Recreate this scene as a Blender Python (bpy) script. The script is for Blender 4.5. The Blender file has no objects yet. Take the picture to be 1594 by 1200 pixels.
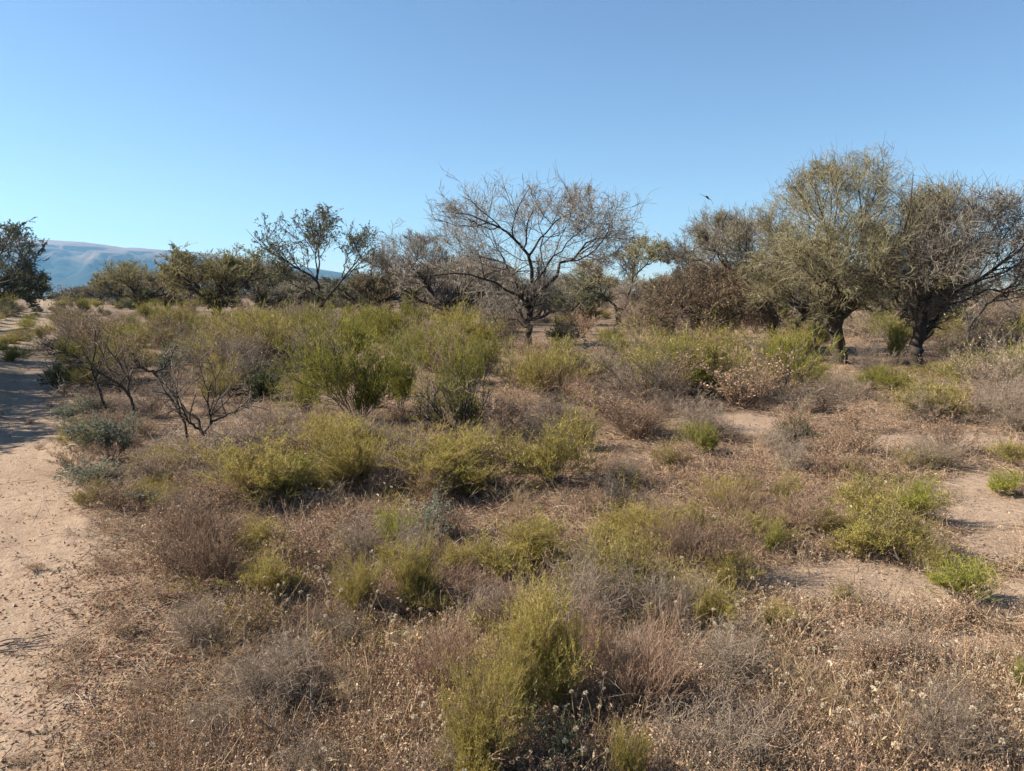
import bpy, math
import numpy as np
from math import radians, pi

# ------------------------------------------------------------------ camera, sky, sun
SC = bpy.context.scene
COL = SC.collection
PW, PH, FPX = 1594.0, 1200.0, 1204.0          # photograph size and focal length in its pixels
CAMH, PITCH = 1.65, radians(6.6)
cam = bpy.data.objects.new('camera', bpy.data.cameras.new('camera'))
COL.objects.link(cam)
cam.data.sensor_width = 36.0
cam.data.lens = 36.0 * FPX / PW
cam.data.clip_start, cam.data.clip_end = 0.05, 40000
cam.location = (0, 0, CAMH)
cam.rotation_euler = (pi / 2 - PITCH, 0, 0)
SC.camera = cam

SUN_EL, SUN_AZ = radians(36), radians(-86)     # azimuth clockwise from the viewing direction
w = bpy.data.worlds.new('World'); SC.world = w; w.use_nodes = True
nt = w.node_tree; bg = nt.nodes['Background']
sky = nt.nodes.new('ShaderNodeTexSky'); sky.sky_type = 'NISHITA'
sky.sun_disc = False; sky.sun_elevation = SUN_EL; sky.sun_rotation = SUN_AZ
sky.altitude = 600; sky.air_density = 1.0; sky.dust_density = 0.1; sky.ozone_density = 1.6
tint = nt.nodes.new('ShaderNodeMix'); tint.data_type = 'RGBA'; tint.blend_type = 'MULTIPLY'; tint.inputs[0].default_value = 1   # the camera's cool white balance
tint.inputs[7].default_value = (.86, .955, 1.04, 1)
nt.links.new(sky.outputs[0], tint.inputs[6]); nt.links.new(tint.outputs[2], bg.inputs[0]); bg.inputs[1].default_value = 0.054

sl = bpy.data.lights.new('sun', 'SUN'); sl.energy = 5.0; sl.angle = radians(0.5); sl.color = (1.0, 0.89, 0.74)
so = bpy.data.objects.new('sun', sl); COL.objects.link(so)
so.rotation_euler = (pi / 2 - SUN_EL, 0, -SUN_AZ + pi)   # lamp looks along -Z; fixed below from the vector
from mathutils import Vector
sd = Vector((math.sin(SUN_AZ) * math.cos(SUN_EL), math.cos(SUN_AZ) * math.cos(SUN_EL), math.sin(SUN_EL)))
so.rotation_euler = sd.to_track_quat('Z', 'Y').to_euler()
so.location = sd * 50

vs = SC.view_settings; vs.view_transform = 'Standard'; vs.look = 'None'; vs.gamma = 1; vs.exposure = 1.5
SC.cycles.use_denoising = True; SC.cycles.denoising_prefilter = 'ACCURATE'
SC.cycles.max_bounces = 4; SC.cycles.diffuse_bounces = 2; SC.cycles.transmission_bounces = 2; SC.cycles.volume_bounces = 0
SC.cycles.sample_clamp_indirect = 4

# ------------------------------------------------------------------ helpers
RNG = np.random.default_rng(7)
CP, SP = math.cos(PITCH), math.sin(PITCH)

def norm(a):
    return a / np.maximum(np.linalg.norm(a, axis=-1, keepdims=True), 1e-9)

def vnoise(x, y, seed=0):
    x = np.asarray(x, float); y = np.asarray(y, float)
    xi = np.floor(x); yi = np.floor(y); fx = x - xi; fy = y - yi
    fx = fx * fx * (3 - 2 * fx); fy = fy * fy * (3 - 2 * fy)
    def h(a, b):
        s = np.sin(a * 127.1 + b * 311.7 + seed * 74.7) * 43758.5453
        return s - np.floor(s)
    return (h(xi, yi) * (1 - fx) + h(xi + 1, yi) * fx) * (1 - fy) + (h(xi, yi + 1) * (1 - fx) + h(xi + 1, yi + 1) * fx) * fy

def fbm(x, y, seed=0, oct=4):
    s, a, t = 0, 0.5, 0
    for k in range(oct):
        s = s + a * vnoise(x, y, seed + k * 13); t += a
        x = x * 2.03 + 5.1; y = y * 2.03 - 3.7; a *= 0.5
    return s / t

TR = radians(30.8)
def track_d(x, y):            # metres to the right of the track's right edge (negative: on the track)
    return (x + 1.58 + 0.596 * (y - 2.5)) * math.cos(TR)

def height(x, y):
    x = np.asarray(x, float); y = np.asarray(y, float)
    r = np.hypot(x, y)
    h = 0.10 * (vnoise(x / 7 + 3, y / 7, 1) - 0.5) + 0.5 * (vnoise(x / 60, y / 60, 2) - 0.5) * np.clip(r / 60, 0, 1)
    near = np.clip(1.25 - r / 22, 0, 1)
    h = h + near * (0.055 * (fbm(x * 1.6, y * 1.6, 3) - 0.5) + 0.022 * (fbm(x * 9, y * 9, 5, 3) - 0.5))
    d = track_d(x, y)
    h = h - 0.05 * np.clip(1 - np.abs(d + 1.2) / 1.4, 0, 1) ** 0.5
    return h

def at(px, py):
    dx, du = (px - PW / 2) / FPX, (PH / 2 - py) / FPX
    d = np.array([dx, CP + du * SP, -SP + du * CP])
    z = 0.0
    for _ in range(3):
        t = (z - CAMH) / d[2]
        x, y = d[0] * t, d[1] * t
        z = float(height(x, y))
    return np.array([x, y, z])

def at_many(px, py):
    dx, du = (px - PW / 2) / FPX, (PH / 2 - py) / FPX
    dz = -SP + du * CP
    t = -CAMH / dz
    return dx * t, (CP + du * SP) * t

def project(x, y, z=0):
    dep = y * CP - (z - CAMH) * SP
    up = y * SP + (z - CAMH) * CP
    return PW / 2 + FPX * x / dep, PH / 2 - FPX * up / dep, dep

# ---- mesh accumulator
class MB:
    def __init__(s):
        s.v, s.f, s.t, s.m, s.n = [], [], [], [], 0
    def add(s, v, f, tint, mat=0):
        v = np.asarray(v, np.float32).reshape(-1, 3)
        f = np.asarray(f, np.int64)
        t = np.broadcast_to(np.asarray(tint, np.float32), (len(v),))
        s.v.append(v); s.f.append(f + s.n); s.t.append(t)
        s.m.append(np.full(len(f), mat, np.int32)); s.n += len(v)
    def arrays(s):
        return np.concatenate(s.v), s.f, np.concatenate(s.t), s.m
    def mesh(s, name, mats, smooth=True):
        me = bpy.data.meshes.new(name)
        if not s.v:
            return me
        V, F, T, M = s.arrays()
        me.vertices.add(len(V)); me.vertices.foreach_set('co', V.ravel())
        li = np.concatenate([f.ravel() for f in F]).astype(np.int32)
        lt = np.concatenate([np.full(len(f), f.shape[1], np.int32) for f in F])
        ls = np.concatenate([[0], np.cumsum(lt)[:-1]]).astype(np.int32)
        me.loops.add(len(li)); me.loops.foreach_set('vertex_index', li)
        me.polygons.add(len(lt)); me.polygons.foreach_set('loop_start', ls); me.polygons.foreach_set('loop_total', lt)
        me.polygons.foreach_set('material_index', np.concatenate(M))
        me.polygons.foreach_set('use_smooth', np.full(len(lt), smooth))
        a = me.attributes.new('tint', 'FLOAT', 'POINT'); a.data.foreach_set('value', T.astype(np.float32))
        for m in mats: me.materials.append(m)
        me.update(calc_edges=True)
        return me

def perp(T, rng):
    r = rng.normal(size=T.shape)
    return norm(np.cross(T, r))

def tangents(P):
    T = np.empty_like(P)
    T[:, 1:-1] = P[:, 2:] - P[:, :-2]; T[:, 0] = P[:, 1] - P[:, 0]; T[:, -1] = P[:, -1] - P[:, -2]
    return norm(T)

def tubes(mb, P, R, sides, tint, mat=0, rng=RNG):
    N, K = P.shape[:2]
    if N == 0: return
    T = tangents(P)
    ref = perp(norm(P[:, -1] - P[:, 0]), rng)[:, None, :]
    U = norm(np.cross(T, np.broadcast_to(ref, T.shape))); W = np.cross(T, U)
    a = np.arange(sides) * 2 * pi / sides
    V = P[:, :, None, :] + R[:, :, None, None] * (np.cos(a)[None, None, :, None] * U[:, :, None, :] + np.sin(a)[None, None, :, None] * W[:, :, None, :])
    idx = np.arange(N * K * sides).reshape(N, K, sides)
    nx = np.roll(idx, -1, axis=2)
    F = np.stack([idx[:, :-1], nx[:, :-1], nx[:, 1:], idx[:, 1:]], -1).reshape(-1, 4)
    t = np.broadcast_to(np.asarray(tint, float), (N,))
    mb.add(V, F, np.repeat(t, K * sides), mat)

def ribbons(mb, P, Wd, tint, mat=0, rng=RNG):
    N, K = P.shape[:2]
    if N == 0: return
    T = tangents(P); S = perp(norm(P[:, -1] - P[:, 0]), rng)[:, None, :]
    S = norm(S - (S * T).sum(-1, keepdims=True) * T)
    V = np.stack([P - S * Wd[:, :, None], P + S * Wd[:, :, None]], 2)
    idx = np.arange(N * K * 2).reshape(N, K, 2)
    F = np.stack([idx[:, :-1, 0], idx[:, :-1, 1], idx[:, 1:, 1], idx[:, 1:, 0]], -1).reshape(-1, 4)
    t = np.broadcast_to(np.asarray(tint, float), (N,))
    mb.add(V, F, np.repeat(t, K * 2), mat)

def leaves(mb, C, D, L, Wd, tint, mat=0, rng=RNG, curl=0.25):
    """Bent lozenge leaves: six vertices, two quads."""
    N = len(C)
    if N == 0: return
    S = perp(D, rng); Nn = np.cross(D, S)
    L = np.broadcast_to(L, (N,))[:, None]; Wd = np.broadcast_to(Wd, (N,))[:, None]
    V = np.stack([C, C + D * L * .45 + S * Wd + Nn * Wd * curl, C + D * L * .45, C + D * L * .45 - S * Wd + Nn * Wd * curl, C + D * L - Nn * L * curl * .4], 1)
    b = np.arange(N)[:, None] * 5
    F = np.concatenate([b + [0, 1, 2], b + [1, 4, 2], b + [0, 2, 3], b + [2, 4, 3]], 0)
    t = np.broadcast_to(np.asarray(tint, float), (N,))
    mb.add(V, F, np.repeat(t, 5), mat)

def grow(S, D, L, K, wander, trop, rng, bend=None):
    N = len(S); P = np.empty((N, K + 1, 3)); P[:, 0] = S; d = D.copy()
    tv = np.asarray(trop, float)
    for k in range(K):
        d = norm(d + rng.normal(0, wander, (N, 3)) + tv)
        P[:, k + 1] = P[:, k] + d * (L / K)[:, None]
    return P

def branch(P, R, n, t0, t1, a0, a1, rng, up=0.0):
    """Child starts on parents: returns start, direction, parent length, radius there, parent number."""
    N, K = P.shape[:2]
    if N == 0: return (np.zeros((0, 3)), np.zeros((0, 3)), np.zeros(0), np.zeros(0), np.zeros(0, int))
    t = (t0 + (t1 - t0) * (np.arange(n)[None] + rng.random((N, n))) / n) * (K - 1)
    i = np.clip(t.astype(int), 0, K - 2); f = (t - i)[..., None]
    r = np.arange(N)[:, None]
    S = P[r, i] * (1 - f) + P[r, i + 1] * f
    T = norm(P[r, i + 1] - P[r, i])
    Rr = R[r, i] * (1 - f[..., 0]) + R[r, i + 1] * f[..., 0]
    a = rng.uniform(a0, a1, (N, n))[..., None]
    Q = norm(np.cross(T, rng.normal(size=T.shape)))
    D = norm(T * np.cos(a) + Q * np.sin(a) + np.array([0, 0, up]))
    Ln = np.linalg.norm(np.diff(P, axis=1), axis=-1).sum(1)
    pid = np.repeat(np.arange(N), n)
    return S.reshape(-1, 3), D.reshape(-1, 3), Ln[pid], Rr.ravel(), pid

def on_lines(P, n, rng, t0=0.0, t1=1.0):
    N, K = P.shape[:2]
    t = rng.uniform(t0, t1, (N, n)) * (K - 1)
    i = np.clip(t.astype(int), 0, K - 2); f = (t - i)[..., None]; r = np.arange(N)[:, None]
    return (P[r, i] * (1 - f) + P[r, i + 1] * f).reshape(-1, 3), norm(P[r, i + 1] - P[r, i]).reshape(-1, 3)

def taper(r0, r1, K):
    t = np.linspace(0, 1, K)[None]
    return np.asarray(r0)[:, None] * (1 - t) + np.asarray(r1)[:, None] * t

# ---- materials
def veg(name, cols, trans=0.25, var=0.25, rough=0.8, spec=0.15):
    m = bpy.data.materials.new(name); m.use_nodes = True
    n = m.node_tree.nodes; l = m.node_tree.links; n.clear()
    at_ = n.new('ShaderNodeAttribute'); at_.attribute_name = 'tint'
    rp = n.new('ShaderNodeValToRGB'); e = rp.color_ramp.elements
    for k, c in enumerate(cols):
        p = k / (len(cols) - 1)
        if k == 0: el = e[0]
        elif k == len(cols) - 1: el = e[-1]
        else: el = e.new(p)
        el.position = p; el.color = (*c, 1)
    oi = n.new('ShaderNodeObjectInfo')
    mr = n.new('ShaderNodeMapRange'); mr.inputs[3].default_value = 1 - var; mr.inputs[4].default_value = 1 + var
    hs = n.new('ShaderNodeHueSaturation')
    l.new(at_.outputs['Fac'], rp.inputs[0]); l.new(oi.outputs['Random'], mr.inputs[0])
    l.new(rp.outputs[0], hs.inputs['Color']); l.new(mr.outputs[0], hs.inputs['Value'])
    b = n.new('ShaderNodeBsdfPrincipled'); b.inputs['Roughness'].default_value = rough; b.inputs['Specular IOR Level'].default_value = spec
    l.new(hs.outputs[0], b.inputs['Base Color'])
    out = n.new('ShaderNodeOutputMaterial')
    if trans > 0:
        tr = n.new('ShaderNodeBsdfTranslucent'); mx = n.new('ShaderNodeMixShader'); mx.inputs[0].default_value = trans
        l.new(hs.outputs[0], tr.inputs[0]); l.new(b.outputs[0], mx.inputs[1]); l.new(tr.outputs[0], mx.inputs[2]); l.new(mx.outputs[0], out.inputs[0])
    else:
        l.new(b.outputs[0], out.inputs[0])
    return m

M = {
 'bark':   veg('dark_bark', [(.030, .024, .020), (.062, .050, .040)], 0, .2),
 'pale':   veg('bleached_wood', [(.30, .26, .21), (.46, .41, .34)], 0, .15),
 'twig':   veg('brown_twigs', [(.10, .076, .053), (.19, .145, .10), (.31, .24, .165)], .05),
 'olivetwig': veg('olive_twigs', [(.13, .11, .072), (.24, .214, .122), (.38, .342, .20)], .1),
 'darktwig': veg('dark_twigs', [(.06, .05, .044), (.13, .108, .09), (.24, .20, .165)], .0),
 'greytwig': veg('grey_twigs', [(.12, .092, .070), (.23, .18, .138), (.38, .31, .24)], .05),
 'redtwig': veg('reddish_stems', [(.125, .072, .05), (.24, .155, .11), (.38, .275, .195)], .1),
 'dryleaf': veg('dry_leaves', [(.15, .095, .06), (.33, .23, .145), (.50, .375, .245)], .2),
 'olive':  veg('olive_leaves', [(.10, .092, .035), (.19, .172, .065), (.31, .275, .115)], .3),
 'darkgreen': veg('dark_green_leaves', [(.045, .055, .027), (.09, .102, .048), (.165, .17, .085)], .25),
 'green':  veg('broom_green_shoots', [(.12, .098, .034), (.175, .168, .028), (.225, .22, .036), (.36, .33, .08)], .3, .2),
 'yellow': veg('yellow_green_shoots', [(.15, .105, .05), (.235, .185, .055), (.30, .262, .062), (.45, .395, .14)], .3, .22),
 'bright': veg('fresh_green_shoots', [(.12, .135, .018), (.24, .25, .036), (.39, .37, .08)], .3, .15),
 'wispy':  veg('wispy_yellow_shoots', [(.17, .11, .055), (.26, .20, .058), (.34, .295, .068), (.50, .44, .15)], .35, .15),
 'rust':   veg('rusty_leaf_litter', [(.15, .070, .042), (.29, .155, .098), (.44, .27, .18)], .15),
 'greygreen': veg('grey_green_leaves', [(.07, .078, .042), (.14, .148, .08), (.24, .24, .135)], .25),
 'haze_twig': veg('grey_brown_twigs', [(.12, .105, .086), (.215, .19, .157), (.33, .295, .248)], .05),
 'silver': veg('silver_green_leaves', [(.10, .11, .075), (.19, .20, .14), (.33, .34, .25)], .25, .15),
 'straw':  veg('straw', [(.24, .165, .09), (.40, .29, .17), (.56, .44, .28)], .3),
 'fluff':  veg('dried_flower_fluff', [(.44, .36, .26), (.66, .57, .43)], .3, .08),
 'black':  veg('black_feathers', [(.010, .012, .016), (.022, .024, .03)], 0, 0),
 'soil':   veg('clod_soil', [(.19, .145, .10), (.32, .25, .175)], 0, .2),
}

def ground_mat(name, sand, sand2, litter, dark, cover):
    m = bpy.data.materials.new(name); m.use_nodes = True
    n = m.node_tree.nodes; l = m.node_tree.links
    b = n['Principled BSDF']; b.inputs['Roughness'].default_value = .95; b.inputs['Specular IOR Level'].default_value = .1
    tc = n.new('ShaderNodeTexCoord')
    def noise(scale, det=6, rough=.6):
        q = n.new('ShaderNodeTexNoise'); q.inputs['Scale'].default_value = scale; q.inputs['Detail'].default_value = det; q.inputs['Roughness'].default_value = rough
        l.new(tc.outputs['Object'], q.inputs['Vector']); return q.outputs[0]
    def ramp(src, a, bb):
        q = n.new('ShaderNodeMapRange'); q.inputs[1].default_value = a; q.inputs[2].default_value = bb; l.new(src, q.inputs[0]); return q.outputs[0]
    def mix(f, a, c, mode='MIX'):
        q = n.new('ShaderNodeMix'); q.data_type = 'RGBA'; q.blend_type = mode
        if isinstance(f, float): q.inputs[0].default_value = f
        else: l.new(f, q.inputs[0])
        for s, v in ((6, a), (7, c)):
            if isinstance(v, tuple): q.inputs[s].default_value = (*v, 1)
            else: l.new(v, q.inputs[s])
        return q.outputs[2]
    c = mix(ramp(noise(.9), .35, .65), sand, sand2)
    c = mix(ramp(noise(14, 5, .7), .40, .75), c, litter)
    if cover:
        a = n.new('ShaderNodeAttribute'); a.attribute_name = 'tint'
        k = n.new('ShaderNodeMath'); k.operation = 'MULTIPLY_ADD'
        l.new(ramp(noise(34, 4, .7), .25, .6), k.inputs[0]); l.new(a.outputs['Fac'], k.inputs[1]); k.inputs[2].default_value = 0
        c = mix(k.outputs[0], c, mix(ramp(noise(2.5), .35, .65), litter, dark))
    v = n.new('ShaderNodeTexVoronoi'); v.inputs['Scale'].default_value = 60; l.new(tc.outputs['Object'], v.inputs['Vector'])
    c = mix(ramp(noise(160, 3, .6), .6, .72), c, dark)
    l.new(c, b.inputs['Base Color'])
    bp = n.new('ShaderNodeBump'); bp.inputs['Strength'].default_value = .55; bp.inputs['Distance'].default_value = .03
    ad = n.new('ShaderNodeMath'); ad.operation = 'ADD'; l.new(noise(22, 8, .65), ad.inputs[0]); 
    mu = n.new('ShaderNodeMath'); mu.operation = 'MULTIPLY'; mu.inputs[1].default_value = .25; l.new(v.outputs[0], mu.inputs[0]); l.new(mu.outputs[0], ad.inputs[1])
    l.new(ad.outputs[0], bp.inputs['Height']); l.new(bp.outputs[0], b.inputs['Normal'])
    return m

# ---- linking
def tag(o, label=None, cat=None, group=None, kind=None):
    if label: o['label'] = label
    if cat: o['category'] = cat
    if group: o['group'] = group
    if kind: o['kind'] = kind
    return o

def link(name, me, parent=None):
    o = bpy.data.objects.new(name, me); COL.objects.link(o)
    if parent: o.parent = parent
    return o

def empty(name, loc, rz=0.0, scale=(1, 1, 1)):
    o = bpy.data.objects.new(name, None); COL.objects.link(o)
    o.location = loc; o.rotation_euler = (0, 0, rz); o.scale = scale; o.empty_display_size = .2
    return o

# ------------------------------------------------------------------ where the bare soil lies (ellipses measured on the photograph)
BARE = [(1310, 905, 165, 36), (1450, 928, 130, 32), (1540, 800, 80, 36), (1560, 850, 80, 30), (1585, 940, 60, 40), (1150, 655, 70, 12), (1520, 760, 60, 20), (1160, 668, 60, 10),
        (1510, 1010, 110, 34), (1300, 1040, 70, 20), (690, 640, 45, 7), (1440, 690, 120, 14), (640, 985, 40, 16), (90, 830, 55, 40), (1340, 1000, 80, 25)]
def bare(px, py):
    b = np.zeros_like(px)
    for cx, cy, rx, ry in BARE:
        q = ((px - cx) / rx) ** 2 + ((py - cy) / ry) ** 2
        b = np.maximum(b, np.clip(1.5 - q, 0, 1))
    return b
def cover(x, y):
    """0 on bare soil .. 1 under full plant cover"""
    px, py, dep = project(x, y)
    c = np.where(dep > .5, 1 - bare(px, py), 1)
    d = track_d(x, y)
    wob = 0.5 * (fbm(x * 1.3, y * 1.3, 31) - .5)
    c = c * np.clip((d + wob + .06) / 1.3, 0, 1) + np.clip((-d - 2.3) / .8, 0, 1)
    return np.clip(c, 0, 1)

# ------------------------------------------------------------------ ground, track, mountains
def build_ground():
    rs = np.concatenate([[.0], np.geomspace(.7, 9000, 430)])
    th = np.concatenate([np.linspace(-48, 48, 430), np.linspace(52, 308, 60)]) * pi / 180
    r, t = np.meshgrid(rs, th, indexing='ij')
    x, y = r * np.sin(t), r * np.cos(t)
    V = np.stack([x, y, height(x, y)], -1)
    n, k = r.shape
    i = np.arange(n * k).reshape(n, k); j = np.roll(i, -1, 1)
    F = np.stack([i[:-1], i[1:], j[1:], j[:-1]], -1)[1:].reshape(-1, 4)
    Tr = np.stack([i[0], i[1], j[1]], -1)
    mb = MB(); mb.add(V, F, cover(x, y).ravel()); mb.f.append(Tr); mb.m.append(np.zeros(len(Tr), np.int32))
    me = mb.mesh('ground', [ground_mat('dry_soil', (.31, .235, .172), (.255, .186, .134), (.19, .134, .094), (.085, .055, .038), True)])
    return tag(link('ground', me), kind='structure')
build_ground()

def build_track():
    # strip along the track, conforming to the ground
    s = np.concatenate([np.linspace(-9, 30, 560), np.geomspace(30.2, 320, 160)])
    d = np.linspace(0, 1, 56)
    S, D = np.meshgrid(s, d, indexing='ij')
    eR = 0.0 + .5 * (fbm(S * .8, S * 0, 41) - .5); eL = -2.5 - .4 * (fbm(S * .8, S * 0 + 9, 42) - .5)
    dd = eL + (eR - eL) * D
    # along-direction and normal in plan
    ax, ay = -math.sin(TR), math.cos(TR); nx, ny = math.cos(TR), math.sin(TR)
    x = -1.58 + ax * S + nx * dd; y = 2.5 + ay * S + ny * dd
    rr = np.hypot(x, y)
    lift = .006 + .0012 * np.clip(rr - 4, 0, 40)
    edge = np.clip(np.minimum(D, 1 - D) / .05, 0, 1)
    z = height(x, y) + lift * edge - .006 * (1 - edge) + .035 * np.cos((dd + 1.0) * 3.9) * edge * 1.3
    n, k = x.shape; i = np.arange(n * k).reshape(n, k)
    F = np.stack([i[:-1, :-1], i[:-1, 1:], i[1:, 1:], i[1:, :-1]], -1).reshape(-1, 4)
    mb = MB(); mb.add(np.stack([x, y, z], -1), F, 0)
    return tag(link('dirt_track', mb.mesh('dirt_track', [ground_mat('track_sand', (.265, .208, .148), (.215, .166, .118), (.17, .128, .09), (.10, .074, .052), False)])), kind='structure')
build_track()

def build_mountain():
    prof = [(-700, 372), (-300, 360), (-60, 366), (45, 370), (90, 373), (140, 376), (200, 384), (265, 388), (330, 394), (400, 404), (460, 412), (560, 428), (700, 440), (860, 449), (1000, 458)]
    pxs = np.array([p[0] for p in prof], float); pys = np.array([p[1] for p in prof], float)
    dist = 7000.0
    u = np.linspace(-700, 1000, 420); v = np.linspace(0, 1, 130)
    U, W = np.meshgrid(u, v, indexing='ij')
    ang = np.arctan((600 - np.interp(U, pxs, pys)) / FPX) - PITCH
    H = np.maximum(dist * np.tan(ang), 0)
    y0 = 4800 + 2200 * W
    x = (U - PW / 2) / FPX * dist + 900 * (W - 1) * .35
    # spurs and gullies running down from the ridge
    warp = 260 * (fbm(x / 900, y0 / 900, 51) - .5)
    rid = 1 - np.abs(2 * fbm((x + warp + y0 * .25) / 620, y0 / 1500, 52, 5) - 1) * 1.6
    rid2 = 1 - np.abs(2 * fbm((x - y0 * .4) / 260, y0 / 500, 57, 4) - 1) * 1.6
    z = H * (W ** .9) * (1 + (rid - .6) * .95 * np.sin(pi * W) + (rid2 - .6) * .65 * np.sin(pi * W)) 
    z = z + H * .035 * (fbm(x / 150, y0 / 150, 54) - .5) * W
    z = np.where(W < .985, np.minimum(z, H * (y0 / dist) * .975), z)      # spurs stay below the skyline
    z = z - 2
    # far side falls away so the range is a solid
    back = np.stack([x[:, -1:], y0[:, -1:] + 1400, np.full_like(x[:, -1:], -2.)], -1)
    V = np.concatenate([np.stack([x, y0, z], -1), back], 1)
    n, k = V.shape[:2]; i = np.arange(n * k).reshape(n, k)
    F = np.stack([i[:-1, :-1], i[1:, :-1], i[1:, 1:], i[:-1, 1:]], -1).reshape(-1, 4)
    mb = MB(); mb.add(V, F, 0)
    m = bpy.data.materials.new('mountain_slopes'); m.use_nodes = True
    n_ = m.node_tree.nodes; l = m.node_tree.links; b = n_['Principled BSDF']; b.inputs['Roughness'].default_value = 1; b.inputs['Specular IOR Level'].default_value = 0
    tc = n_.new('ShaderNodeTexCoord'); sx = n_.new('ShaderNodeSeparateXYZ'); l.new(tc.outputs['Object'], sx.inputs[0])
    ns = n_.new('ShaderNodeTexNoise'); ns.inputs['Scale'].default_value = .006; ns.inputs['Detail'].default_value = 8; l.new(tc.outputs['Object'], ns.inputs[0])
    ad = n_.new('ShaderNodeMath'); ad.operation = 'MULTIPLY_ADD'; ad.inputs[1].default_value = 420; l.new(ns.outputs[0], ad.inputs[0]); l.new(sx.outputs[2], ad.inputs[2])
    mr = n_.new('ShaderNodeMapRange'); mr.inputs[1].default_value = 420; mr.inputs[2].default_value = 640; l.new(ad.outputs[0], mr.inputs[0])
    mx = n_.new('ShaderNodeMix'); mx.data_type = 'RGBA'; mx.inputs[6].default_value = (.034, .040, .033, 1); mx.inputs[7].default_value = (.21, .145, .115, 1)
    l.new(mr.outputs[0], mx.inputs[0]); l.new(mx.outputs[2], b.inputs['Base Color'])
    return tag(link('mountain', mb.mesh('mountain', [m])), kind='structure')
build_mountain()

# ------------------------------------------------------------------ trees
def zig(pts, K, rng, jit):
    """Resample a polyline given by few points to K points, with crooked jitter."""
    p = np.array(pts, float); s = np.concatenate([[0], np.cumsum(np.linalg.norm(np.diff(p, axis=0), axis=1))])
    t = np.linspace(0, s[-1], K)
    q = np.stack([np.interp(t, s, p[:, k]) for k in range(3)], 1)
    q[1:-1] += rng.normal(0, jit, (K - 2, 3))
    return q

def tree_meshes(seed, limbs, env, lv, twig, leaf=None, nleaf=0, leaf_l=.04, rmin=.006, bark='bark', big_tint=.5, up=.12, jit=.03, spikes=0):
    """limbs: [(points in metres, r0, r1)]; env: list of (cx, cy, cz, rx, ry, rz); lv: levels (n, lo, hi, a0, a1, K, wander, trop)."""
    rng = np.random.default_rng(seed)
    tb, cb = MB(), MB()
    K = 11
    P = np.stack([zig(p, K, rng, jit) for p, _, _ in limbs]); R = taper(np.array([a for _, a, _ in limbs]), np.array([b for _, _, b in limbs]), K)
    R[:, 0] *= np.where(P[:, 0, 2] < .2, 1.45, 1.0); P[:, 0, 2] = np.where(P[:, 0, 2] < .2, -.12, P[:, 0, 2])
    tubes(tb, P, R, 8, rng.uniform(.2, .9, len(P)), 0, rng)
    last = None
    for k, (n, lo, hi, a0, a1, KK, wd, tp) in enumerate(lv):
        t0 = .32 if k == 0 else .15
        S, D, Ln, Rr, _ = branch(P, R, n, t0, 1.0, a0, a1, rng, up)
        L = Ln * rng.uniform(lo, hi, len(S)) if hi <= 1.01 else Ln * rng.uniform(lo, hi, len(S))
        L = np.maximum(L, .10)
        Q = grow(S, D, L, KK, wd, (0, 0, tp), rng)
        # keep inside the lumpy crown
        e = Q[:, -1]
        q = np.full(len(e), 9.0)
        for cx, cy, cz, rx, ry, rz in env:
            q = np.minimum(q, np.sqrt(((e[:, 0] - cx) / rx) ** 2 + ((e[:, 1] - cy) / ry) ** 2 + ((e[:, 2] - cz) / rz) ** 2))
        q = q * (1.06 + .24 * (vnoise(e[:, 0] * 1.3 + e[:, 1], e[:, 2] * 1.3, seed) - .5) * 2 + rng.normal(0, .07, len(q)))
        f = np.where(q > 1, np.clip(1 - (q - 1) * 1.6, .12, 1), 1)
        keep = q < (1.45 if k < 2 else 1.22)
        Q = Q[:, :1] + (Q - Q[:, :1]) * f[:, None, None]
        Q, Rr, f = Q[keep], Rr[keep], f[keep]
        r0 = np.clip(Rr * (.68 if k == 0 else .5), rmin, None); r1 = np.clip(r0 * .35, rmin * .6, None)
        RR = taper(r0, r1, KK + 1)
        tnt = rng.uniform(0, 1, len(Q))
        if k == 0:
            tubes(tb, Q, RR, 5, tnt, 0, rng)
        elif k == 1 and len(lv) > 2:
            tubes(cb, Q, RR, 4, tnt * .8, 2 if len(lv) > 3 else 0, rng)
        else:
            tubes(cb, Q, RR, 3, tnt, 0, rng)
        P, R = Q, RR
    if spikes:
        sel = rng.choice(len(P), min(spikes, len(P)), replace=False)
        C, D = on_lines(P[sel], 1, rng, .5)
        out_ = norm(C - np.array([env[0][0], env[0][1], env[0][2] - env[0][5] * .6]))
        Q = grow(C, norm(out_ + np.array([0, 0, .12]) + rng.normal(0, .38, C.shape)), rng.uniform(.15, .5, len(C)), 4, .2, (0, 0, .04), rng)
        tubes(cb, Q, taper(np.full(len(Q), rmin), np.full(len(Q), rmin * .5), 5), 3, rng.random(len(Q)), 0, rng)
    if leaf and nleaf:
        C, D = on_lines(P, nleaf, rng, .1)
        D = norm(D * .5 + rng.normal(size=D.shape) * .8 + np.array([0, 0, .1]))
        leaves(cb, C, D, leaf_l * rng.uniform(.6, 1.5, len(C)), leaf_l * .34 * rng.uniform(.7, 1.3, len(C)), np.clip(rng.normal(.5, .25, len(C)), 0, 1), 1, rng)
    return tb.mesh('trunk', [M[bark]]), cb.mesh('crown', [M[twig], M[leaf or twig], M[bark]])

def place_tree(name, label, group, meshes, loc, rz=0.0, sc=(1, 1, 1)):
    r = tag(empty(name, loc, rz, sc), label, 'tree', group)
    link('trunk', meshes[0], r); link('crown', meshes[1], r)
    return r

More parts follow.
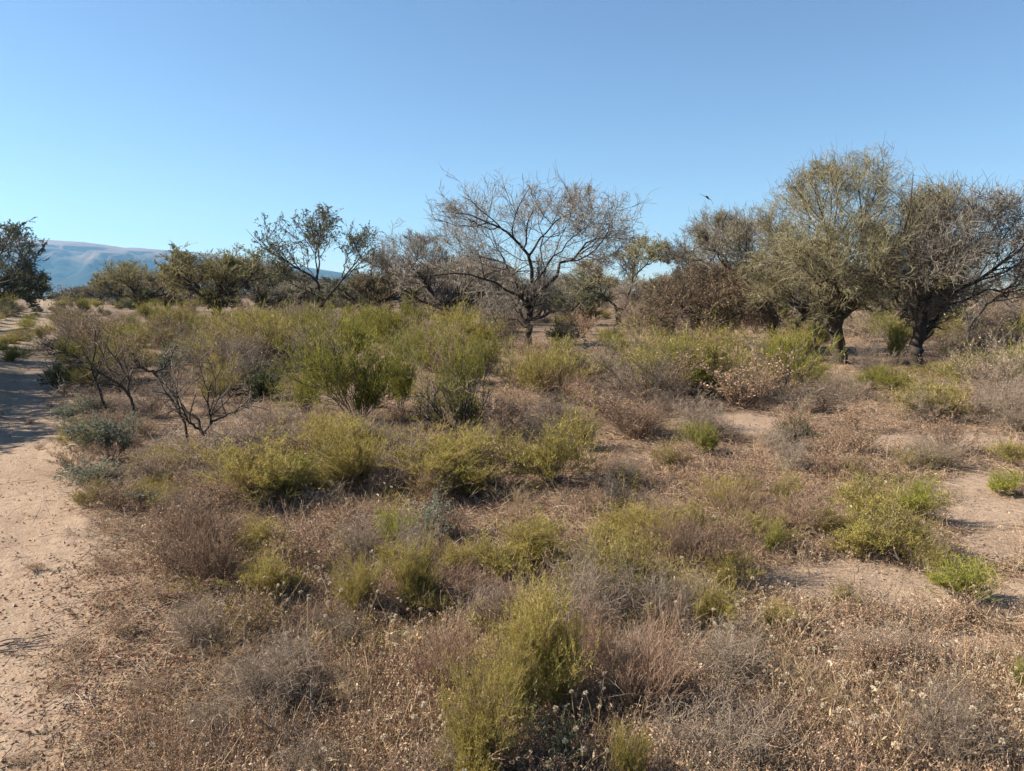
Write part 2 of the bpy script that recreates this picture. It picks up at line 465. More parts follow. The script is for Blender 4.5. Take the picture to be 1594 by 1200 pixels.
def auto_limbs(rng, n, htrunk, rx, rz, r0, lean=0.0, ntr=1):
    """trunk(s) and limbs spreading all round."""
    out = []
    top = None
    for q in range(ntr):
        az = rng.uniform(0, 2 * pi); o = np.array([math.cos(az), math.sin(az), 0]) * (.10 if ntr > 1 else 0)
        tp = o * 3 + np.array([lean, rng.normal(0, .1), htrunk])
        out.append(([o * .6, o * 1.5 + [lean * .4, 0, htrunk * .5], tp], r0, r0 * .75))
        m = max(2, n // ntr)
        for k in range(m):
            a = (k + rng.uniform(-.3, .3)) * 2 * pi / m + q * 1.1
            el = rng.uniform(.45, 1.15)
            ln = rng.uniform(.75, 1.05)
            dx, dz = math.cos(el) * rx * ln * 1.25, math.sin(el) * rz * ln
            h = np.array([math.cos(a), math.sin(a), 0])
            s0 = tp - (tp - o) * rng.uniform(0, .35)
            out.append(([s0, s0 + h * dx * .45 + [0, 0, dz * .35], s0 + h * dx * .8 + [0, 0, dz * .85], s0 + h * dx + [0, 0, dz * 1.05]], r0 * rng.uniform(.5, .7), r0 * .16))
    return out

def pxlimb(bx, by, dep, pts):
    s = dep / FPX
    return [((px - bx) * s, dy, (by - py) * s) for px, py, dy in pts]

def add_px_tree(seed, label, bx, by, limbs, env, lv, name='tree', group=None, auto=0, thin=.7, **kw):
    b = at(bx, by); dep = b[1] * CP + CAMH * SP; s = dep / FPX
    L = [(pxlimb(bx, by, dep, p), r0 * (1 if k == 0 else thin), r1 * (1 if k == 0 else thin * .55)) for k, (p, r0, r1) in enumerate(limbs)]
    E = [((cx - bx) * s, cy, (by - cz) * s, rx * s, ry, rz * s) for cx, cy, cz, rx, ry, rz in env]
    if auto:
        rng = np.random.default_rng(seed + 500)
        cx, cy, cz, rx, ry, rz = E[0]
        src = L[0][0][-1]
        for k in range(auto):
            a = (k + rng.uniform(-.3, .3)) * 2 * pi / auto; h = np.array([math.cos(a), math.sin(a), 0])
            tgt = np.array([cx, cy, cz]) + np.array([h[0] * rx, h[1] * ry, 0]) * .8 + np.array([0, 0, rng.uniform(-.1, .75) * rz])
            s0 = np.array(src) * rng.uniform(.8, 1)
            L.append(([s0, s0 + (tgt - s0) * .5 + np.array([0, 0, .12 * rz]), tgt], L[0][1] * .5, .012))
    me = tree_meshes(seed, L, E, lv, **kw)
    return place_tree(name, label, group, me, b)

# levels: (children, length lo, hi, angle lo, hi, segments, wander, upward pull)
BARE_LV = [(8, .35, .65, .5, 1.1, 7, .16, .05), (7, .40, .75, .5, 1.1, 5, .18, .05), (5, .40, .75, .5, 1.1, 4, .2, .03), (4, .4, .75, .5, 1.1, 3, .22, .02)]
FINE_LV = [(9, .35, .65, .4, 1.0, 6, .14, .06), (8, .40, .70, .4, 1.0, 5, .16, .06), (7, .40, .75, .4, 1.0, 4, .18, .05), (5, .4, .7, .4, .9, 3, .2, .04)]

# the bare tree in the middle
add_px_tree(11, 'bare spreading thorn tree in the middle with long crooked dark branches', 822, 537, [
    ([(822, 537, 0), (824, 505, 0), (823, 478, 0), (838, 455, .1)], .115, .09),
    ([(836, 458, 0), (826, 425, -.3), (822, 400, -.4), (790, 365, -.7), (760, 352, -.9), (728, 345, -1.1), (695, 340, -1.4)], .10, .018),
    ([(822, 402, -.4), (838, 375, -.2), (862, 350, 0), (885, 338, .2), (900, 318, .3)], .06, .012),
    ([(838, 457, 0), (862, 432, .2), (880, 405, .5), (895, 401, .6), (915, 378, .8), (930, 372, 1), (968, 366, 1.2), (985, 350, 1.3)], .10, .015),
    ([(826, 470, 0), (808, 440, .6), (790, 410, 1.2), (752, 400, 1.5), (720, 382, 1.8), (700, 372, 2)], .07, .012),
    ([(822, 480, 0), (800, 455, -1), (770, 440, -1.8), (735, 432, -2.4), (700, 438, -3), (655, 435, -3.6)], .075, .013),
    ([(822, 490, 0), (806, 465, .5), (795, 430, 1.0), (780, 395, 1.6), (745, 320, 2)], .06, .010),
    ([(822, 510, 0), (800, 498, -.6), (785, 505, -.9), (775, 520, -1.1), (770, 535, -1.2)], .035, .008),
    ([(836, 455, 0), (850, 420, 1), (845, 370, 1.8), (838, 320, 2.2), (824, 290, 2.3)], .06, .010),
    ([(832, 440, 0), (855, 405, -1.2), (890, 370, -2), (920, 345, -2.4)], .05, .010),
    ([(900, 395, .7), (925, 405, .2), (950, 398, -.2), (965, 412, -.4)], .04, .010),
  ], [(815, 0, 378, 178, 3.3, 98), (830, 0, 470, 120, 2.2, 50)], BARE_LV, twig='haze_twig', rmin=.0062, up=.12, jit=.05, leaf='dryleaf', nleaf=0, spikes=500)

# open leafy tree with forked pale trunk on the left
add_px_tree(12, 'open leafy tree with a forked slender trunk, tallest at the left of the tree line', 499, 512, [
    ([(499, 512, 0), (501, 490, 0), (502, 472, 0)], .13, .11),
    ([(502, 474, 0), (498, 445, 0), (494, 432, 0), (470, 420, -.5), (450, 405, -.8), (420, 385, -1), (402, 362, -1.2)], .10, .015),
    ([(494, 434, 0), (497, 405, .5), (490, 375, .9), (495, 345, 1)], .07, .012),
    ([(502, 474, 0), (520, 448, .4), (540, 420, .8), (556, 400, 1), (575, 375, 1.2), (590, 372, 1.4)], .09, .015),
    ([(530, 432, .6), (532, 400, 1.4), (548, 370, 2)], .05, .010),
    ([(495, 440, 0), (470, 415, 1.5), (462, 380, 2.2), (455, 350, 2.5)], .06, .010),
    ([(498, 462, 0), (480, 450, -1), (465, 440, -1.6), (452, 432, -2)], .045, .010),
    ([(496, 436, 0), (506, 400, -1.4), (520, 372, -2), (518, 345, -2.2)], .06, .010),
  ], [(470, 0, 392, 72, 3.0, 62), (556, .6, 396, 50, 2.2, 50), (510, 0, 370, 50, 2.6, 42)], [(8, .35, .6, .4, 1.0, 6, .16, .04), (6, .4, .7, .5, 1.1, 5, .2, .03), (5, .45, .8, .5, 1.1, 4, .2, .02)],
  twig='darktwig', leaf='greygreen', nleaf=9, leaf_l=.07, rmin=.009, up=.12)

# the biggest tree, right
add_px_tree(13, 'tallest tree at the right with a dense olive brown crown and black trunk', 1302, 566, [
    ([(1302, 566, 0), (1300, 530, 0), (1298, 495, 0), (1300, 462, 0)], .17, .14),
    ([(1300, 466, 0), (1285, 420, -.4), (1262, 370, -.7), (1240, 330, -.9), (1225, 300, -1)], .11, .012),
    ([(1300, 466, 0), (1305, 410, .5), (1295, 350, .9), (1290, 300, 1.1), (1285, 268, 1.2)], .12, .012),
    ([(1300, 470, 0), (1330, 425, .3), (1352, 370, .6), (1362, 315, .8), (1368, 285, .9)], .11, .012),
    ([(1300, 480, 0), (1270, 445, -1), (1235, 420, -1.6), (1205, 400, -2)], .08, .012),
    ([(1300, 475, 0), (1335, 440, -1), (1370, 420, -1.5), (1400, 395, -1.8)], .08, .012),
    ([(1300, 470, 0), (1320, 420, -1.6), (1330, 360, -2.2), (1325, 300, -2.4)], .09, .012),
    ([(1300, 470, 0), (1290, 430, 1.6), (1270, 380, 2.4), (1260, 320, 2.6)], .09, .012),
    ([(1300, 470, 0), (1345, 430, 1.6), (1385, 380, 2.2), (1410, 330, 2.4)], .09, .012),
    ([(1300, 505, 0), (1275, 480, .5), (1245, 470, .8), (1220, 480, 1)], .05, .010),
    ([(1278, 562, .3), (1276, 530, .3), (1282, 490, .2), (1290, 450, 0)], .06, .04),
    ([(1300, 500, 0), (1330, 475, .5), (1350, 468, .9), (1375, 478, 1.1)], .05, .010),
    ([(1300, 478, 0), (1265, 450, -1.2), (1235, 445, -1.9), (1205, 465, -2.3)], .05, .010), ([(1300, 478, 0), (1270, 445, 1.4), (1240, 432, 2.1), (1196, 452, 2.5)], .05, .010),
    ([(1300, 478, 0), (1330, 448, -1.5), (1360, 445, -2.2), (1392, 465, -2.5)], .05, .010), ([(1300, 478, 0), (1300, 445, -1.8), (1290, 440, -2.5), (1285, 455, -3)], .05, .010),
    ([(1300, 470, 0), (1340, 425, 0), (1385, 400, 0), (1420, 420, 0)], .06, .010), ([(1300, 470, 0), (1260, 420, 0), (1220, 390, 0), (1190, 400, 0)], .06, .010),
  ], [(1305, 0, 372, 136, 2.8, 112), (1245, 0, 412, 98, 2.6, 68), (1355, 0, 414, 98, 2.6, 64)], [(8, .32, .60, .4, 1.0, 6, .14, .06), (7, .40, .70, .4, 1.0, 5, .16, .07), (7, .40, .75, .5, 1.1, 4, .2, .02), (5, .45, .85, .4, 1.0, 3, .22, .02)],
  twig='olivetwig', leaf='olive', nleaf=0, leaf_l=.035, rmin=.0042, up=.06, spikes=900, thin=.6)

# darker tree right of it
add_px_tree(14, 'dark barked tree right of the tallest tree, its bare twigs fanned to the right', 1428, 574, [
    ([(1428, 574, 0), (1427, 540, 0), (1429, 510, 0), (1433, 485, 0)], .15, .12),
    ([(1432, 490, 0), (1418, 450, 0), (1410, 410, .2), (1418, 375, .4), (1428, 350, .5)], .09, .012),
    ([(1433, 488, 0), (1450, 450, .2), (1462, 400, .3), (1480, 358, .5), (1492, 330, .7)], .10, .012),
    ([(1433, 490, 0), (1465, 455, -.4), (1500, 425, -.8), (1535, 385, -1.1), (1560, 345, -1.3)], .09, .012),
    ([(1433, 492, 0), (1470, 470, .6), (1510, 462, 1), (1550, 430, 1.4), (1585, 400, 1.6)], .07, .012),
    ([(1433, 490, 0), (1440, 445, -.9), (1450, 395, -1.2), (1458, 355, -1.3)], .07, .012),
    ([(1433, 490, 0), (1450, 440, 1.5), (1480, 390, 2.2), (1520, 340, 2.5)], .07, .012),
    ([(1430, 500, 0), (1405, 470, -.6), (1385, 450, -1), (1370, 430, -1.2)], .06, .012),
    ([(1432, 490, 0), (1400, 440, -1), (1375, 430, -1.6), (1360, 460, -2)], .05, .010), ([(1432, 490, 0), (1480, 455, -1.2), (1520, 455, -1.8), (1550, 480, -2)], .05, .010),
    ([(1428, 515, 0), (1400, 498, -.4), (1378, 492, -.6), (1362, 496, -.8)], .03, .008),
  ], [(1470, 0, 400, 122, 2.5, 96), (1425, 0, 404, 72, 2.0, 78)], [(9, .30, .58, .4, 1.0, 6, .15, .07), (8, .40, .70, .4, 1.0, 5, .17, .06), (7, .40, .75, .4, 1.0, 4, .18, .05), (4, .4, .75, .4, 1.0, 3, .22, .02)],
  twig='haze_twig', leaf='olive', nleaf=0, leaf_l=.045, rmin=.0052, up=.06, spikes=900, thin=.6)

# leaning tree with the brown mass
add_px_tree(15, 'leaning tree left of the tallest one, trunk slanting up to the left', 1206, 545, [
    ([(1206, 545, 0), (1204, 500, 0), (1192, 475, 0), (1170, 450, 0), (1152, 440, 0)], .14, .10),
    ([(1155, 442, 0), (1138, 425, 0), (1125, 408, 0), (1112, 388, -.2), (1098, 362, -.3), (1085, 345, -.5)], .09, .012),
    ([(1152, 440, 0), (1125, 436, .6), (1100, 430, 1), (1070, 420, 1.5)], .06, .012),
    ([(1170, 450, 0), (1175, 415, .3), (1165, 380, .6), (1155, 340, .8)], .07, .012),
    ([(1170, 450, 0), (1145, 415, -1), (1130, 375, -1.6), (1120, 340, -1.9)], .07, .012),
    ([(1190, 470, 0), (1205, 430, .5), (1215, 390, 1), (1205, 350, 1.2)], .06, .012),
    ([(1140, 430, 0), (1110, 405, 1.4), (1080, 385, 2), (1060, 375, 2.3)], .06, .012),
    ([(1120, 400, 0), (1090, 395, -1), (1065, 390, -1.4), (1050, 400, -1.6)], .05, .012),
  ], [(1130, 0, 392, 92, 2.5, 64), (1190, 0, 400, 60, 2.2, 70), (1090, 0, 440, 60, 2.2, 50)], FINE_LV, twig='haze_twig', leaf='olive', nleaf=1, leaf_l=.035, rmin=.0048, up=.06, spikes=500, thin=.6)

# brown rounded shrub tree below it
rngb = np.random.default_rng(61)
add_px_tree(16, 'broad brown dry thicket tree drooping to the ground beneath the leaning tree', 1105, 545, [
    ([(1105, 545, 0), (1105, 530, 0), (1103, 515, 0)], .09, .08)] + [
    ([(1103, 520, 0), (1103 + 60 * math.cos(a), 475 - 10 * (k % 3), 1.3 * math.sin(a)), (1103 + 98 * math.cos(a), 470 + 18 * (k % 4), 2.2 * math.sin(a))], .045, .010) for k, a in enumerate(np.linspace(0, 2 * pi, 11)[:-1])] +
    [([(1103, 520, 0), (1103 + 30 * math.cos(a), 450, .8 * math.sin(a)), (1103 + 55 * math.cos(a), 415, 1.3 * math.sin(a))], .045, .010) for a in (.4, 2, 3.6, 5.2)],
    [(1105, 0, 485, 112, 2.3, 70)], FINE_LV, twig='twig', leaf='dryleaf', nleaf=1, leaf_l=.035, rmin=.0048, up=.0)

# tree between
add_px_tree(17, 'tree with a swept forked trunk between the bare tree and the leaning tree', 963, 506, [
    ([(963, 506, 0), (963, 492, 0), (966, 480, 0)], .17, .14),
    ([(966, 482, 0), (978, 462, 0), (983, 440, 0), (985, 420, .2), (990, 395, .4), (1000, 378, .5)], .12, .016),
    ([(964, 484, 0), (948, 468, -.2), (938, 460, -.3), (915, 450, -.6), (895, 440, -.9), (880, 425, -1.2)], .10, .016),
    ([(983, 432, 0), (1000, 415, -.8), (1020, 405, -1.4), (1035, 400, -1.8)], .07, .014),
    ([(983, 440, 0), (970, 410, 1), (965, 390, 1.6), (960, 378, 2)], .07, .014),
    ([(938, 460, -.3), (930, 440, .5), (925, 425, 1.2), (915, 405, 1.6)], .06, .014),
  ], [(995, 0, 402, 48, 2.2, 36), (925, 0, 436, 50, 2.2, 34)], FINE_LV, twig='olivetwig', leaf='olive', nleaf=1, leaf_l=.07, rmin=.009, up=.16, spikes=200)

# brown tree left of the bare tree
add_px_tree(18, 'brown fine twigged tree with a thin upright trunk left of the bare tree', 643, 497, [
    ([(643, 497, 0), (644, 475, 0), (645, 455, 0)], .16, .12),
    ([(645, 458, 0), (640, 430, 0), (650, 400, 0), (655, 375, .2)], .10, .015),
    ([(645, 460, 0), (620, 435, -.5), (600, 420, -.9), (580, 410, -1.2)], .08, .015),
    ([(645, 460, 0), (675, 435, .5), (690, 410, .8), (705, 395, 1)], .09, .015),
    ([(645, 460, 0), (655, 430, -1.6), (665, 405, -2.4), (670, 390, -3)], .08, .015),
    ([(645, 460, 0), (630, 425, 1.6), (615, 400, 2.4), (610, 385, 3)], .08, .015),
  ], [(645, 0, 418, 78, 3.2, 52)], FINE_LV, twig='haze_twig', leaf='dryleaf', nleaf=0, leaf_l=.08, rmin=.010, up=.1, spikes=300)

# right edge tree
add_px_tree(19, 'thin dark tree at the right edge leaning right behind bleached dead limbs', 1500, 545, [
    ([(1500, 545, 0), (1502, 525, 0), (1507, 505, 0)], .09, .07),
    ([(1506, 508, 0), (1525, 480, 0), (1545, 468, .2), (1575, 455, .3), (1592, 430, .4), (1600, 400, .5)], .07, .012),
    ([(1506, 508, 0), (1505, 480, .3), (1515, 450, .6), (1520, 430, .8)], .05, .010),
    ([(1545, 468, .2), (1560, 440, -.4), (1575, 400, -.8), (1590, 370, -1)], .05, .010),
    ([(1560, 462, .2), (1590, 462, .8), (1620, 440, 1.2)], .05, .010),
    ([(1530, 475, 0), (1550, 445, 1.2), (1570, 420, 2), (1600, 405, 2.4)], .05, .010),
  ], [(1570, 0, 420, 75, 2.0, 75)], [(8, .35, .6, .4, 1.0, 6, .15, .06), (7, .4, .7, .4, 1.0, 5, .17, .06), (6, .4, .75, .4, 1.0, 4, .18, .05)], twig='haze_twig', rmin=.007, up=.1)

# bleached dead tree
dead = add_px_tree(20, 'bleached white dead tree with bare forking limbs near the right edge', 1478, 530, [
    ([(1485, 530, 0), (1478, 510, 0), (1470, 498, 0)], .06, .05),
    ([(1478, 510, 0), (1460, 495, .2), (1448, 486, .3), (1430, 478, .4)], .04, .015),
    ([(1472, 500, 0), (1466, 480, .2), (1468, 460, .3)], .04, .012),
    ([(1484, 520, 0), (1492, 495, -.2), (1490, 470, -.3), (1498, 452, -.3)], .05, .012),
    ([(1490, 515, 0), (1510, 500, .4), (1525, 488, .5), (1540, 470, .6)], .045, .012),
    ([(1512, 520, .3), (1522, 500, .3), (1535, 482, .4)], .05, .012),
  ], [(1485, 0, 490, 70, 1.2, 45)], [(3, .25, .5, .4, 1.0, 5, .15, .05), (2, .4, .7, .4, 1.0, 4, .17, .05)], twig='pale', bark='pale', rmin=.008)

# left edge tree with the dark overhanging branch
add_px_tree(21, 'dark green tree at the left edge with one branch hanging over the track', -30, 492, [
    ([(-30, 492, 0), (-32, 470, 0), (-28, 450, 0)], .22, .18),
    ([(-28, 452, 0), (0, 442, 0), (25, 436, 0), (50, 434, 0), (70, 437, 0), (86, 442, 0)], .12, .02),
    ([(-28, 452, 0), (-15, 420, .5), (5, 385, .8), (20, 355, 1)], .14, .02),
    ([(-28, 452, 0), (-50, 415, -.8), (-60, 380, -1.2), (-50, 350, -1.4)], .14, .02),
    ([(-28, 452, 0), (10, 425, 1.5), (40, 405, 2), (55, 395, 2.4)], .10, .02),
    ([(-28, 452, 0), (0, 415, -2), (25, 390, -3), (35, 370, -3.4)], .10, .02),
    ([(-28, 452, 0), (-60, 430, 1.5), (-90, 410, 2), (-110, 400, 2.4)], .12, .02),
    ([(-20, 440, 0), (-10, 400, 2.4), (-20, 365, 3), (-15, 345, 3.2)], .10, .02),
  ], [(-20, 0, 398, 85, 3.6, 64), (60, 0, 430, 30, 1.4, 18), (10, 0, 440, 45, 2.5, 26)], [(9, .3, .58, .4, 1.0, 6, .14, .03), (7, .4, .7, .4, 1.0, 5, .16, .02), (7, .4, .75, .4, 1.0, 4, .18, .0)],
  twig='darktwig', leaf='greygreen', nleaf=20, leaf_l=.085, rmin=.012, up=.06)

# shared kinds for the tree line
def kind_tree(seed, twig, leaf, nleaf, leaf_l, rx, rz, ht, n=8, ntr=1, rmin=.011, lv=FINE_LV, base=0.0):
    rng = np.random.default_rng(seed)
    L = auto_limbs(rng, n, ht, rx, rz, .13, ntr=ntr)
    return tree_meshes(seed, L, [(0, 0, ht + rz * (.42 - base), rx, rx, rz * (.75 + base))], lv, twig, leaf, nleaf, leaf_l, rmin, up=.10, spikes=160)
MID_LV = [(8, .35, .62, .4, 1.0, 5, .15, .04), (7, .40, .70, .4, 1.0, 4, .17, .03), (7, .40, .75, .4, 1.0, 3, .18, .02)]
K_OLIVE = [kind_tree(71, 'olivetwig', 'olive', 9, .055, 2.4, 2.5, .9, 9, 2, .010, MID_LV, .25), kind_tree(72, 'olivetwig', 'olive', 6, .055, 2.2, 2.6, 1.2, 8, 3, .010, MID_LV)]
K_BROWN = [kind_tree(73, 'haze_twig', 'olive', 2, .06, 2.4, 2.4, 1.2, 9, 1, .011, MID_LV), kind_tree(74, 'twig', 'olive', 2, .06, 2.2, 2.6, 1.0, 9, 2, .011, MID_LV, .2), kind_tree(75, 'haze_twig', 'dryleaf', 1, .06, 2.5, 2.6, 1.3, 8, 2, .011, MID_LV)]
K_DARK = [kind_tree(76, 'darktwig', 'darkgreen', 14, .075, 2.2, 2.2, .6, 9, 2, .012, MID_LV, .4), kind_tree(77, 'haze_twig', 'greygreen', 9, .065, 2.3, 2.4, .9, 8, 1, .012, MID_LV, .3)]

def put_tree(meshes, px, py, top, wpx, label, group=None, seed=0):
    """Tree whose base is at the photo point (px, py); its crown reaches up to pixel row top and is about wpx wide."""
    b = at(px, py); dep = b[1] * CP + CAMH * SP; s = dep / FPX
    co = np.empty(len(meshes[1].vertices) * 3, np.float32); meshes[1].vertices.foreach_get('co', co); co = co.reshape(-1, 3)
    hz = np.percentile(co[:, 2], 99.3); hw = (np.percentile(co[:, 0], 99) - np.percentile(co[:, 0], 1))
    kz = (py - top) * s / hz; kx = wpx * s / hw
    rr = np.random.default_rng(abs(int(px * 7 + py))).uniform(0, 6.28)
    return place_tree('tree', label, group, meshes, b, rr, (kx, kx, kz))

put_tree(K_OLIVE[0], 340, 492, 386, 165, 'rounded olive green feathery tree, the broad low dome left of the open leafy tree')
put_tree(K_OLIVE[1], 219, 486, 408, 110, 'small olive tree with two thin trunks right of the mountain foot')
put_tree(K_BROWN[1], 262, 484, 420, 80, 'brownish tree squeezed between the small olive tree and the rounded dome tree')
put_tree(K_BROWN[0], 408, 488, 404, 120, 'brown bushy tree filling the gap right of the rounded dome tree')
put_tree(K_DARK[0], 438, 492, 452, 66, 'very dark low evergreen bush tree at the foot of the open leafy tree')
put_tree(K_DARK[1], 572, 492, 428, 110, 'dark shaded evergreen tree right of the forked open leafy tree')
put_tree(K_BROWN[2], 700, 505, 395, 150, 'grey brown twiggy tree with a pale thin trunk directly behind the bare tree')
put_tree(K_DARK[0], 672, 494, 455, 80, 'low dark evergreen behind the thin upright brown tree')
put_tree(K_BROWN[1], 760, 500, 415, 130, 'brown dense crown showing through the left limbs of the bare tree')
put_tree(K_DARK[1], 880, 506, 438, 120, 'dark rounded tree showing under the right limbs of the bare tree')
put_tree(K_BROWN[0], 905, 489, 424, 90, 'brown tree behind the swept forked tree')
put_tree(K_BROWN[1], 1036, 492, 428, 80, 'olive brown bushy tree right of the swept forked trunk')
put_tree(K_BROWN[2], 1240, 520, 380, 150, 'grey twiggy tree behind the gap between leaning and tallest tree')
put_tree(K_BROWN[0], 1420, 525, 400, 150, 'brown tree behind the dark barked tree at the right')
put_tree(K_BROWN[1], 1500, 505, 450, 120, 'low brown tree behind the bleached dead tree')
put_tree(K_DARK[1], 1462, 520, 462, 70, 'dark green tree low behind the bleached dead limbs')
put_tree(K_DARK[0], 0, 486, 410, 120, 'dense dark green bush tree beneath the overhanging branch by the track')
put_tree(K_BROWN[0], 730, 500, 402, 160, 'broad brown tree spread behind the long left limbs of the bare tree')
put_tree(K_BROWN[1], 598, 493, 418, 110, 'brown rounded tree between the dark shaded evergreen and the thin upright brown tree')
put_tree(K_BROWN[2], 1010, 490, 436, 110, 'low grey brown twiggy tree behind the swept forked trunk')
put_tree(K_BROWN[0], 470, 492, 438, 90, 'low brown tree between the rounded dome and the forked open leafy tree')
for k, (px, py, top, wp) in enumerate([(128, 474, 446, 60), (160, 474, 436, 60), (185, 475, 425, 70), (240, 476, 424, 80), (300, 477, 415, 90), (365, 477, 420, 80), (420, 477, 418, 90), (470, 478, 424, 80), (530, 478, 430, 80),
        (590, 478, 428, 90), (625, 479, 430, 80), (735, 480, 425, 90), (800, 479, 432, 90), (850, 479, 430, 90), (935, 479, 432, 80), (985, 479, 430, 90), (1060, 479, 435, 90), (1110, 480, 430, 90), (1160, 480, 425, 90), (1215, 480, 420, 90),
        (1270, 480, 425, 90), (1330, 481, 430, 90), (1390, 482, 430, 100), (1540, 484, 452, 110), (1590, 484, 456, 110), (1650, 484, 440, 120), (1720, 490, 420, 140), (-110, 490, 400, 150), (-60, 476, 420, 90)]):
    kk = [K_BROWN[0], K_BROWN[1], K_BROWN[2], K_OLIVE[1], K_DARK[1]][[0, 1, 4, 2, 1, 3, 0, 1, 4, 2][k % 10]]
    put_tree(kk, px, py, top, wp, 'small dry tree in the distant brown tree line along the horizon', 'trees of the distant tree line')
# trees left of the frame whose shadows fall across the track
for k, (x, y, s) in enumerate([(-12.2, 10.2, .85), (-14.2, 13.5, 1.0), (-16.5, 17.0, .95), (-11.2, 8.6, .8), (-15.0, 15.2, .95), (-19.5, 21.0, 1.0), (-28.5, 34, 1.1), (-25, 29.0, .9), (-40, 50, 1.2)]):
    place_tree('tree', 'roadside tree on the left bank of the track casting its shade across it', 'roadside trees left of the track', [K_OLIVE[0], K_BROWN[0], K_BROWN[2]][k % 3], (x, y, float(height(x, y))), k * 1.3, (s * 1.15, s * 1.15, s * 1.25))

# ------------------------------------------------------------------ shrubs
def norm_plant(mbs):
    allv = np.concatenate([np.concatenate(m.v) for m in mbs if m.v])
    h = np.percentile(allv[:, 2], 99.5); wd = np.percentile(np.hypot(allv[:, 0], allv[:, 1]), 97)
    for m in mbs:
        m.v = [v * np.array([.5 / wd, .5 / wd, 1 / h], np.float32) for v in m.v]

def plant(seed, n0, a0, a1, lv, stem, fol, r0=.012, rmin=.003, L0=(.7, 1.0), K0=5, wander=.12, trop=.05, root=.06, shoots=0, sh_len=(.1, .2), sh_w=.004, sh_up=.6, sh_tint=(.2, 1), nleaf=0, leaf_l=.03, leaf_w=.36, leaf_on=-1, fl_up=.2, fol2=None):
    """Shrub about one metre high and wide: stems mesh and foliage mesh."""
    rng = np.random.default_rng(seed); sb, fb = MB(), MB()
    az = np.arange(n0) * 2.399 + rng.uniform(0, .8, n0); el = rng.uniform(a0, a1, n0)
    D = np.stack([np.sin(el) * np.cos(az), np.sin(el) * np.sin(az), np.cos(el)], 1)
    S = np.stack([np.cos(az) * root * rng.random(n0), np.sin(az) * root * rng.random(n0), np.full(n0, -.03)], 1)
    lop = 1 + .32 * np.cos(az - rng.uniform(0, 6.28)) + rng.normal(0, .12, n0)
    P = grow(S, D, rng.uniform(*L0, n0) * np.clip(lop, .45, 1.5), K0, wander, (0, 0, trop), rng)
    R = taper(np.full(n0, r0) * rng.uniform(.6, 1.2, n0), np.full(n0, r0 * .3), K0 + 1)
    tubes(sb, P, R, 4, rng.random(n0), 0, rng)
    lines = [P]
    for n, lo, hi, b0, b1, K, wd, tp, ts in lv:
        S, D, Ln, Rr, _ = branch(P, R, n, ts, 1.0, b0, b1, rng, .05)
        P = grow(S, D, Ln * rng.uniform(lo, hi, len(S)), K, wd, (0, 0, tp), rng)
        P[:, :, 2] = np.maximum(P[:, :, 2], .01)
        R = taper(np.clip(Rr * .65, rmin, None), np.clip(Rr * .25, rmin * .6, None), K + 1)
        tubes(sb, P, R, 3, rng.random(len(P)), 0, rng); lines.append(P)
    if shoots:
        C, D = on_lines(P, shoots, rng, .05)
        D = norm(D + rng.normal(0, .45, D.shape) + np.array([0, 0, sh_up]))
        L = rng.uniform(*sh_len, len(C))
        Q = grow(C, D, L, 2, .12, (0, 0, .05), rng)
        ribbons(fb, Q, np.tile(np.array([[1, .8, .15]]) * sh_w, (len(Q), 1)), rng.uniform(*sh_tint, len(Q)), 0, rng)
        if nleaf and leaf_on == -1: lines.append(Q)
    if nleaf:
        C, D = on_lines(lines[leaf_on], nleaf, rng, .1)
        D = norm(D * .6 + rng.normal(size=D.shape) * .7 + np.array([0, 0, fl_up]))
        leaves(fb, C, D, leaf_l * rng.uniform(.6, 1.5, len(C)), leaf_l * leaf_w * rng.uniform(.7, 1.3, len(C)), np.clip(rng.normal(.5, .27, len(C)), 0, 1), 1, rng)
    norm_plant([sb, fb])
    return [sb.mesh('stems', [M[stem]]), fb.mesh('foliage', [M[fol], M[fol2 or fol]])], (sb, fb)

